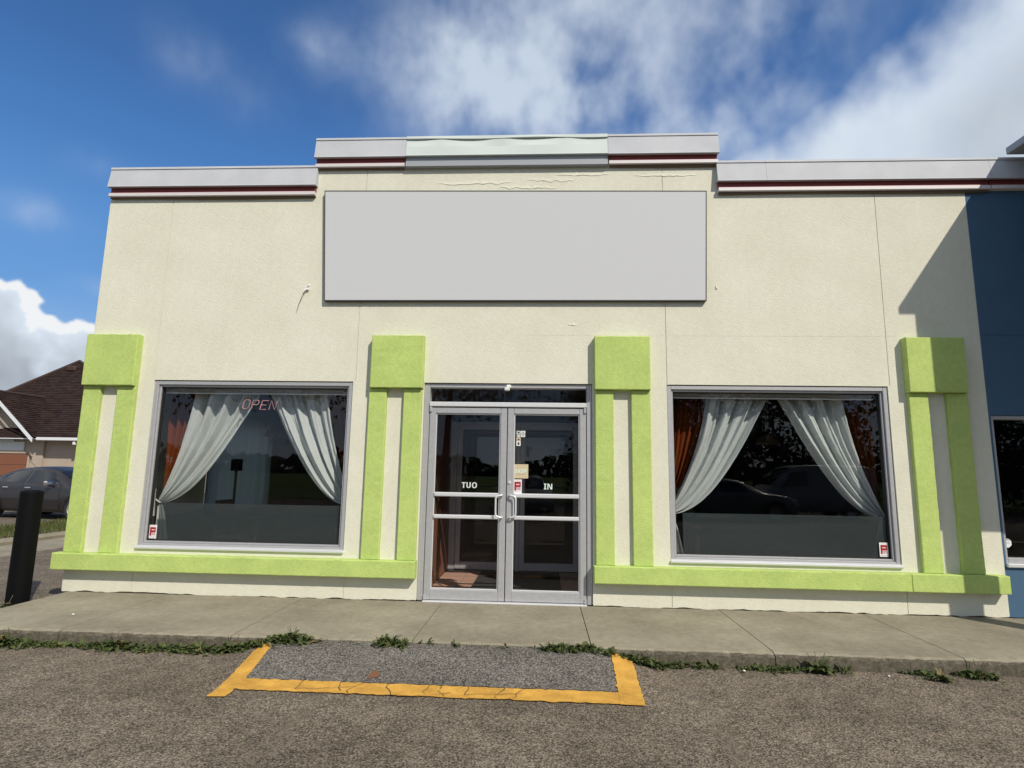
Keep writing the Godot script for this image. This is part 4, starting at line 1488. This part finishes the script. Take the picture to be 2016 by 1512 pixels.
func shingles(st: SurfaceTool, a: Vector3, b: Vector3, c: Vector3, d: Vector3, n: int) -> void:
	# courses from the eave a-b up to c-d (d above a, c above b); each course lifts at its lower edge
	var nrm := (b - a).cross(d - a)
	if nrm.length() < 0.001: nrm = (c - a).cross(d - a)
	nrm = nrm.normalized()
	if nrm.y < 0: nrm = -nrm
	for i in n:
		var t0 := float(i) / n
		var t1 := float(i + 1) / n
		var l0 := a.lerp(d, t0)
		var r0 := b.lerp(c, t0)
		var l1 := a.lerp(d, t1)
		var r1 := b.lerp(c, t1)
		var m := maxi(1, int((r0 - l0).length() / 0.3))
		for k in m:
			var u0 := float(k) / m
			var u1 := float(k + 1) / m
			var t := rng.randf()
			var tone := 0.8 + 0.35 * t
			var col := Color(0.036 * tone + 0.003, 0.023 * tone + 0.003, 0.02 * tone + 0.003)
			if rng.randf() < 0.1: col = Color(0.028, 0.017, 0.016)
			var up := nrm * (0.03 + 0.012 * rng.randf())
			var q := [l0.lerp(r0, u0) + up, l0.lerp(r0, u1) + up, l1.lerp(r1, u1) + nrm * 0.004, l1.lerp(r1, u0) + nrm * 0.004]
			quad(st, q[0], q[1], q[2], q[3], col)
			quad(st, q[0] - up, q[1] - up, q[1], q[0], col * 0.9)

func build_house() -> void:
	var h := thing("bungalow", "tan stucco bungalow with a brown shingled roof behind the parked sedan", "house")
	var E1 := Vector3(-36, 2.93, -25)
	var E2 := Vector3(-19.5, 2.93, -25)
	var P := Vector3(-32, 8.62, -32)
	var B1 := Vector3(-36, 2.93, -39)
	var B2 := Vector3(-19.5, 2.93, -39)
	var st := begin()
	shingles(st, E1, E2, P, P, 46)
	shingles(st, E2, B2, P, P, 40)
	shingles(st, B1, E1, P, P, 46)
	var g0 := Vector3(-28.12, 2.95, -24.8)
	var ga := Vector3(-30.9, 5.55, -24.8)
	var gb := Vector3(-30.9, 5.55, -28.3)
	var gl := Vector3(-33.68, 2.95, -24.8)
	shingles(st, g0, g0 + Vector3(0, 0, -0.3), gb, ga, 22)
	shingles(st, gl + Vector3(0, 0, -0.3), gl, ga, gb, 22)
	var roof := obj("roof", st, M.shingle, h)
	st = begin()
	for r in [[P, E2], [P, E1], [ga, gb]]:
		tube(st, [r[0] + Vector3(0, 0.03, 0), r[1] + Vector3(0, 0.05, 0)], 0.09, 6)
	var ridge := obj("ridge_cap", st, mat(0.045, 0.028, 0.024, 0.95), roof)
	st = begin()
	var vp: Vector3 = P.lerp(Vector3(-31.9, 2.93, -25), 0.14) + Vector3(0.45, 0.0, 0.0)
	cbox(st, vp + Vector3(-0.35, -0.1, -0.3), vp + Vector3(0.3, 0.26, 0.25), 0.06)
	obj("roof_vent", st, M.wood, roof)
	st = begin()
	# walls
	grid_wall(st, [-35.5, -20.2], [-0.6, 2.85], -26.1, func(_x: float, _y: float) -> float: return -25.85)
	box(st, Vector3(-20.4, -0.6, -38), Vector3(-20.2, 2.85, -26.101))
	tri(st, Vector3(-33.6, 2.851, -25.7), Vector3(-28.2, 2.851, -25.7), Vector3(-30.9, 5.4, -25.7))
	box(st, Vector3(-33.6, -0.6, -25.84), Vector3(-28.2, 2.85, -25.7))
	obj("wall", st, M.tan, h)
	st = begin()
	box(st, Vector3(-35.6, 2.852, -25.84), Vector3(-20.1, 2.9, -25.02))
	obj("soffit", st, M.trim, h)
	st = begin()
	cbox(st, Vector3(-28.05, 2.78, -25.06), Vector3(-19.5, 2.95, -24.93), 0.02)
	obj("gutter", st, M.trim, h)
	st = begin()
	cbox(st, Vector3(-25.95, 2.55, -25.15), Vector3(-25.8, 2.77, -25.0), 0.03)
	obj("downspout", st, M.white, h)
	for s in [[g0, ga], [gl, ga]]:
		st = begin()
		var a: Vector3 = s[0] + Vector3(0, -0.02, 0.0)
		var b: Vector3 = s[1] + Vector3(0, -0.02, 0.0)
		var dn := Vector3(0, -0.26, 0)
		var f := Vector3(0, 0, 0.05)
		if a.x < b.x: # left rake
			quad(st, a + dn + f, b + dn + f, b + f, a + f)
		else:
			quad(st, b + dn + f, a + dn + f, a + f, b + f)
		quad(st, a + dn, b + dn, b + dn + f, a + dn + f)
		quad(st, a + dn, a + dn + f, a + f, a)
		obj("rake_board", st, M.trim, h)
	# garage door with its panels, and the pale arched moulding above it
	var gd := sub("garage_door", h)
	st = begin()
	bars(st, -33.0, -28.9, -0.5, 2.14, 0.09, 0.09, 0.01, 0.09, -25.69, -25.6)
	obj("door_frame", st, M.tan, gd)
	for r in 4:
		st = begin()
		cbox(st, Vector3(-32.9, -0.45 + r * 0.62, -25.68), Vector3(-29.0, 0.16 + r * 0.62, -25.63), 0.02)
		obj("door_panel", st, M.garage, gd)
	st = begin()
	cbox(st, Vector3(-32.6, 2.2, -25.69), Vector3(-29.3, 2.72, -25.6), 0.02)
	var prev := Vector3.ZERO
	for i in 19:
		var a := PI * i / 18.0
		var v := Vector3(-30.95 + cos(a) * 0.98, 2.721 + sin(a) * 0.78, -25.61)
		if i: 
			tri(st, Vector3(-30.95, 2.721, -25.61), prev, v)
			quad(st, prev, prev + Vector3(0, 0, -0.08), v + Vector3(0, 0, -0.08), v)
		prev = v
	obj("arched_moulding", st, M.arch, h)

# ---------------------------------------------------------------- vehicles
var SEDAN := [
	[-2.42, 0.42, 0.72, 0.62, 0.78, 0.5], [-2.36, 0.28, 0.84, 0.78, 0.97, 0.6], [-2.1, 0.22, 0.92, 0.86, 1.04, 0.66], [-1.75, 0.2, 0.95, 0.9, 1.09, 0.66],
	[-1.35, 0.2, 0.96, 0.915, 1.26, 0.62], [-0.9, 0.2, 0.955, 0.915, 1.4, 0.585], [-0.4, 0.2, 0.945, 0.915, 1.455, 0.575], [0.1, 0.2, 0.935, 0.915, 1.45, 0.575], [0.6, 0.2, 0.925, 0.915, 1.355, 0.595],
	[1.05, 0.2, 0.915, 0.91, 1.14, 0.64], [1.36, 0.2, 0.905, 0.9, 0.985, 0.68], [1.9, 0.21, 0.85, 0.88, 0.9, 0.62], [2.25, 0.24, 0.76, 0.8, 0.8, 0.5], [2.42, 0.36, 0.6, 0.6, 0.63, 0.4]]
var VAN := [
	[-2.4, 0.4, 0.9, 0.8, 1.85, 0.7], [-2.35, 0.28, 1.0, 0.93, 1.96, 0.76], [-1.6, 0.25, 1.05, 0.97, 2.02, 0.78], [0.0, 0.25, 1.05, 0.97, 2.02, 0.78],
	[0.7, 0.25, 1.05, 0.97, 1.93, 0.77], [1.2, 0.25, 1.03, 0.96, 1.6, 0.78], [1.55, 0.25, 1.0, 0.95, 1.2, 0.76], [2.1, 0.26, 0.92, 0.9, 1.05, 0.68], [2.4, 0.34, 0.75, 0.7, 0.8, 0.5]]

func section(stn: Array, x: float) -> Array:
	var i := 0
	while i < stn.size() - 2 and x > stn[i + 1][0]: i += 1
	var t := clampf((x - stn[i][0]) / (stn[i + 1][0] - stn[i][0]), 0, 1)
	var p := [x]
	for k in range(1, 6):
		var a: float = stn[maxi(i - 1, 0)][k]
		var b: float = stn[i][k]
		var c: float = stn[i + 1][k]
		var d: float = stn[mini(i + 2, stn.size() - 1)][k]
		p.append(clampf(cubic_interpolate(b, c, a, d, t), minf(b, c) - 0.02, maxf(b, c) + 0.02))
	var w: float = p[3]
	var wr: float = p[5]
	return [Vector2(p[1], 0), Vector2(p[1], w * 0.86), Vector2(p[1] + 0.06, w * 0.95), Vector2(0.5 * (p[1] + p[2]), w), Vector2(p[2] - 0.06, w * 0.985), Vector2(p[2], w * 0.955), Vector2(p[2] + 0.025, minf(w * 0.93, wr + 0.28)), Vector2(p[4] - 0.055, wr), Vector2(p[4] - 0.02, wr - 0.07), Vector2(p[4], wr * 0.5), Vector2(p[4] + 0.006, 0)]

func skin(stn: Array, x: float, s: float, side: float, out: float) -> Vector3:
	# a point on the body's skin at station x and section parameter s (0 below, 10 at the crown), moved outward
	var q := section(stn, x)
	var i := clampi(int(s), 0, 9)
	var a: Vector2 = q[i]
	var b: Vector2 = q[i + 1]
	var v := a.lerp(b, s - i)
	var n := Vector2(-(b.y - a.y), b.x - a.x).normalized() # (dy, dz) turned outward
	v += Vector2(n.x if n.y >= 0 or s > 7 else -n.x, n.y) * out if s < 7.0 else Vector2(1, 0.0) * out
	return Vector3(x, v.x, v.y * side)

func skin_patch(st: SurfaceTool, stn: Array, lo: Callable, hi: Callable, s0: float, s1: float, side: float, out: float, n := 12, m := 4) -> void:
	# lo(t) and hi(t) give the ends in x for t from s0 (0) to s1 (1)
	for j in m:
		for i in n:
			var v := []
			for k in [[i, j], [i + 1, j], [i + 1, j + 1], [i, j + 1]]:
				var t: float = float(k[1]) / m
				v.append(skin(stn, lerpf(lo.call(t), hi.call(t), float(k[0]) / n), lerpf(s0, s1, t), side, out))
			if side > 0: quad(st, v[0], v[1], v[2], v[3])
			else: quad(st, v[1], v[0], v[3], v[2])

func build_car(called: String, label: String, group: String, stn: Array, paint: Material, van := false) -> Node3D:
	var o := thing(called, label, "van" if van else "car", Vector3.ZERO, 0, group)
	var st := begin()
	var n := 60
	var x0: float = stn[0][0]
	var x1: float = stn[-1][0]
	var rows := []
	for i in n + 1:
		var x := lerpf(x0, x1, float(i) / n)
		var q := section(stn, x)
		var r := []
		for k in range(10, -1, -1): r.append(Vector3(x, q[k].x, -q[k].y))
		for k in range(1, 11): r.append(Vector3(x, q[k].x, q[k].y))
		rows.append(r)
	for i in n:
		for k in rows[0].size() - 1:
			var q := [rows[i][k], rows[i][k + 1], rows[i + 1][k + 1], rows[i + 1][k]]
			for w in [0, 1, 2, 0, 2, 3]:
				st.set_smooth_group(0)
				st.add_vertex(q[w])
	for e in [0, n]:
		for k in range(1, rows[0].size() - 2):
			var q := [rows[e][0], rows[e][k], rows[e][k + 1]]
			if e == 0: q.reverse()
			for v in q:
				st.set_smooth_group(1)
				st.add_vertex(v)
	st.generate_normals()
	obj("body", st, paint, o)
	for side in [1.0, -1.0]:
		if van:
			st = begin()
			skin_patch(st, stn, func(t: float) -> float: return 0.15, func(t: float) -> float: return 1.22 - 0.45 * t, 6.15, 6.8, side, 0.006)
			obj("side_window", st, M.car_glass, o)
		else:
			for w in [[-1.22, -0.95, -0.36, -0.36], [-0.26, -0.26, 1.0, 0.52], [-1.62, -1.3, -1.34, -1.06]]:
				st = begin()
				skin_patch(st, stn, func(t: float) -> float: return lerpf(w[0], w[1], t), func(t: float) -> float: return lerpf(w[2], w[3], t), 6.08, 6.86, side, 0.006)
				obj("side_window", st, M.car_glass, o)
			for d in [[-1.08, -0.315, -0.5], [-0.295, 1.0, 0.12]]:
				var dr := sub("door", o)
				st = begin()
				skin_patch(st, stn, func(t: float) -> float: return d[0] + (0.12 * (1.0 - t) if d[0] < -1.0 else 0.0), func(t: float) -> float: return d[1], 2.1, 5.6, side, 0.006, 12, 8)
				obj("door_skin", st, paint, dr)
				st = begin()
				var hx: float = d[0] + 0.12
				cbox(st, Vector3(hx, 0.845, (0.905 if side > 0 else -0.945)), Vector3(hx + 0.2, 0.88, (0.945 if side > 0 else -0.905)), 0.014)
				obj("handle", st, M.chrome, dr)
			st = begin()
			skin_patch(st, stn, func(_t: float) -> float: return -1.6, func(_t: float) -> float: return 1.05, 5.75, 6.0, side, 0.005, 20, 1)
			obj("belt_trim", st, M.black, o)
			var mr := sub("mirror", o)
			st = begin()
			cbox(st, Vector3(0.66, 0.94, side * 1.03 - 0.1), Vector3(0.8, 1.06, side * 1.03 + 0.1), 0.035)
			obj("cap", st, M.chrome, mr)
			st = begin()
			cbox(st, Vector3(0.7, 0.91, side * 0.9 - 0.05), Vector3(0.78, 0.955, side * 0.9 + 0.08), 0.01)
			obj("stalk", st, M.black, mr)
		for x in [-1.36, 1.55]:
			var wh := sub("wheel", o, Vector3(x, 0.33, side * 0.8))
			st = begin()
			lathe(st, Vector3.ZERO, [Vector2(0.3, -0.12), Vector2(0.33, -0.09), Vector2(0.33, 0.09), Vector2(0.3, 0.125), Vector2(0.21, 0.11)], 28)
			obj("tyre", st, M.rubber, wh).rotation.x = PI / 2 * side
			st = begin()
			lathe(st, Vector3.ZERO, [Vector2(0.215, 0.118), Vector2(0.2, 0.105), Vector2(0.08, 0.085), Vector2(0.06, 0.1), Vector2(0.0005, 0.095)], 20)
			obj("rim", st, M.rim, wh).rotation.x = PI / 2 * side
			st = begin()
			for k in 22:
				var a0 := PI * (k / 22.0) * 1.1 - 0.157
				var a1 := PI * ((k + 1) / 22.0) * 1.1 - 0.157
				var zz: float = side * 0.918
				quad(st, Vector3(x + cos(a0) * 0.34, 0.33 + sin(a0) * 0.34, zz), Vector3(x + cos(a0) * 0.4, 0.33 + sin(a0) * 0.4, zz), Vector3(x + cos(a1) * 0.4, 0.33 + sin(a1) * 0.4, zz), Vector3(x + cos(a1) * 0.34, 0.33 + sin(a1) * 0.34, zz))
			obj("wheel_arch", st, M.black, o)
	st = begin()
	var wa := 0.62 if not van else 0.75
	var wb := 1.33 if not van else 1.5
	for side in [1.0, -1.0]: skin_patch(st, stn, func(_t: float) -> float: return wa, func(_t: float) -> float: return wb, 7.25, 10.0, side, 0.008, 8, 5)
	obj("windshield", st, M.car_glass, o)
	if not van:
		st = begin()
		for side in [1.0, -1.0]: skin_patch(st, stn, func(_t: float) -> float: return -1.66, func(_t: float) -> float: return -0.92, 7.25, 10.0, side, 0.008, 8, 5)
		obj("rear_window", st, M.car_glass, o)
		st = begin()
		tube(st, [Vector3(-0.95, 1.39, 0), Vector3(-1.3, 1.62, 0)], 0.006, 5)
		obj("antenna", st, M.black, o)
	for side in [1.0, -1.0]:
		st = begin()
		skin_patch(st, stn, func(t: float) -> float: return x1 - 0.42 + 0.2 * t, func(_t: float) -> float: return x1 - 0.06, 4.0, 5.3, side, 0.008, 6, 4)
		obj("headlight", st, M.clear_lens, o)
		st = begin()
		skin_patch(st, stn, func(_t: float) -> float: return x0 + 0.03, func(_t: float) -> float: return x0 + 0.3, 4.0, 5.6, side, 0.008, 6, 4)
		obj("tail_light", st, M.red_lens, o)
	return o

func recolour(o: Node3D, from: Material, to: Material) -> void:
	for c in o.find_children("*", "MeshInstance3D", true, false):
		if (c as MeshInstance3D).mesh.surface_get_material(0) == from: (c as MeshInstance3D).material_override = to

# ---------------------------------------------------------------- trees across the lot, seen in the glass
func build_tree(label: String, at: Vector3, hgt: float, spread: float, low: float, lean: float, off := 0.0, big := 1.0) -> void:
	var o := thing("tree", label, "tree", at, 0, "trees across the parking lot")
	var st := begin()
	var top := Vector3(lean, hgt * 0.75, 0)
	tube(st, [Vector3(0, -0.3, 0), Vector3(lean * 0.15, low * 0.5, 0.05), Vector3(lean * 0.5, low, 0), top], 0.2, 8, 0.05)
	for k in 9:
		var a := TAU * k / 9.0 + rng.randf()
		var b := Vector3(lean * 0.5, low * rng.randf_range(0.8, 1.3), 0)
		tube(st, [b, b + Vector3(cos(a), 0.7, sin(a)) * spread * 0.45, b + Vector3(cos(a), 0.75, sin(a)) * spread * 0.85], 0.08, 6, 0.02)
	obj("trunk", st, M.bark, o)
	st = begin()
	var cl := []
	for k in 46:
		var yy := rng.randf() ** 1.3
		var wd := sqrt(maxf(0.05, 1.0 - (yy * 1.05 - 0.15) ** 2 * 0.95)) * spread
		var aa := rng.randf() * TAU
		var rr := wd * rng.randf() ** 0.45
		cl.append(Vector3(lean * 0.6 + off + cos(aa) * rr, low + (hgt - low) * yy, sin(aa) * rr))
	for c in cl:
		var tone := rng.randf_range(0.6, 1.25)
		for k in (110 if big == 1.0 else 190):
			var p: Vector3 = c + Vector3(rng.randfn(), rng.randfn() * 0.8, rng.randfn()) * spread * 0.17
			var a := Vector3(rng.randfn(), rng.randfn(), rng.randfn()).normalized()
			var b := a.cross(Vector3(rng.randfn(), rng.randfn(), rng.randfn())).normalized()
			var s := rng.randf_range(0.05, 0.11) * big
			quad(st, p - a * s, p - b * s * 0.6, p + a * s, p + b * s * 0.6, Color(0.055, 0.085, 0.03) * tone)
	obj("crown", st, M.leaf, o)

func build_behind() -> void:
	build_tree("leafy tree across the lot whose crown is mirrored in the left window", Vector3(-10.6, -0.12, 12.5), 8.5, 3.8, 4.1, -1.4, 1.6)
	build_tree("leafy tree across the lot mirrored at the top of the doors", Vector3(-3.6, -0.12, 17.0), 9.0, 3.4, 4.6, 0.3)
	build_tree("leafy tree across the lot mirrored in the right window's upper corner", Vector3(14.5, -0.12, 15.0), 8.5, 3.6, 4.2, 0.4)
	build_tree("dense tree across the lot nearest the doors' mirrored view", Vector3(4.6, -0.12, 26.0), 8.0, 3.2, 1.0, 0.2, 0.0, 1.7)
	build_tree("dense tall tree across the lot mirrored in the middle of the right window", Vector3(9.6, -0.12, 27.0), 9.5, 3.6, 0.7, -0.3, 0.0, 1.8)
	build_tree("dense broad tree across the lot mirrored right of the right window's middle", Vector3(15.0, -0.12, 27.5), 8.0, 3.4, 0.7, 0.2, 0.0, 1.8)
	build_tree("dense tree across the lot mirrored in the blue shop's window", Vector3(24.5, -0.12, 26.0), 9.0, 4.0, 0.8, 0.2, 0.0, 1.8)
	var st := begin()
	var nz := noise(FastNoiseLite.TYPE_SIMPLEX_SMOOTH, 0.03, 99, 4)
	for i in 5000:
		var x := rng.randf_range(-260, 260)
		var hh := 6.0 + nz.get_noise_1d(x) * 5.0
		var p := Vector3(x, rng.randf_range(0, maxf(hh, 1.5)), 190 + rng.randf_range(-6, 6))
		var s := rng.randf_range(0.8, 1.8)
		var a := Vector3(rng.randfn(), rng.randfn(), rng.randfn()).normalized()
		var b := a.cross(Vector3(rng.randfn(), rng.randfn(), rng.randfn())).normalized()
		quad(st, p - a * s, p - b * s, p + a * s, p + b * s, Color(0.03, 0.045, 0.02) * rng.randf_range(0.6, 1.2))
	tag(obj("treeline", st, M.leaf), "dark far-off treeline beyond the field, mirrored in the glass", "woods", "", "stuff")

func _ready() -> void:
	rng.seed = 4711
	# camera
	var cam := Camera3D.new()
	cam.name = "Camera"
	add_child(cam)
	cam.fov = 66.59
	cam.near = 0.05
	cam.far = 1500.0
	cam.transform = Transform3D(Basis(Vector3.UP, 0.0536785) * Basis(Vector3.RIGHT, 0.1513526) * Basis(Vector3.BACK, 0.0165346), Vector3(0.35695, 1.38939, 6.55962))
	# sky
	var we := WorldEnvironment.new()
	we.name = "Environment"
	var env := Environment.new()
	env.background_mode = Environment.BG_SKY
	var sky := Sky.new()
	var pm := PanoramaSkyMaterial.new()
	pm.panorama = sky_picture()
	sky.sky_material = pm
	env.sky = sky
	env.background_energy_multiplier = 1.0
	env.tonemap_mode = Environment.TONE_MAPPER_LINEAR
	env.tonemap_exposure = EXPOSURE
	env.sdfgi_enabled = true
	env.ssao_enabled = true
	env.ssil_enabled = true
	we.environment = env
	add_child(we)
	# sun: from the upper right, in front of the facade
	var sun := DirectionalLight3D.new()
	sun.name = "Sun"
	sun.light_energy = 1.02
	sun.light_color = Color(1.0, 0.965, 0.91)
	sun.light_angular_distance = 0.5
	sun.shadow_enabled = true
	add_child(sun)
	sun.look_at_from_position(Vector3(0.76, 1.10, 1.0) * 30.0, Vector3.ZERO, Vector3.UP)

	make_materials()
	build_ground()
	build_shop()
	build_blue()
	build_house()
	build_on_front()
	# black bollard at the corner
	var bo := thing("bollard", "tall black bollard at the left corner of the sidewalk", "bollard", Vector3(-5.2, -0.06, 0.35))
	var st := begin()
	lathe(st, Vector3.ZERO, [Vector2(0.105, -0.2), Vector2(0.105, 1.155), Vector2(0.103, 1.165), Vector2(0.098, 1.17)], 28)
	obj("sleeve", st, M.bollard, bo)
	st = begin()
	lathe(st, Vector3.ZERO, [Vector2(0.098, 1.17), Vector2(0.07, 1.18), Vector2(0.001, 1.184)], 28)
	obj("cap", st, M.bollard, bo)
	# vehicles
	var car := build_car("sedan", "dark grey sedan parked beyond the grass verge at the left", "", SEDAN, M.paint_car)
	car.position = Vector3(-13.85, -0.1, -10.3)
	car.rotation.y = -0.16
	for c in [[-0.3, 14.9, 1.45, "grey sedan parked across the lot, mirrored in the doors"], [6.9, 15.2, 0.1, "grey sedan parked across the lot, mirrored low in the right window"]]:
		var d: Node3D = car.duplicate()
		d.name = numbered("sedan")
		add_child(d)
		d.position = Vector3(c[0], -0.13, c[1])
		d.rotation.y = c[2]
		d.set_meta("label", c[3])
		recolour(d, M.paint_car, M.paint_silver)
	var van := build_car("van", "grey van parked across the lot, mirrored in the right window", "", VAN, M.paint_white, true)
	van.position = Vector3(10.5, -0.13, 17.0)
	van.rotation.y = PI
	build_behind()
	build_weeds()
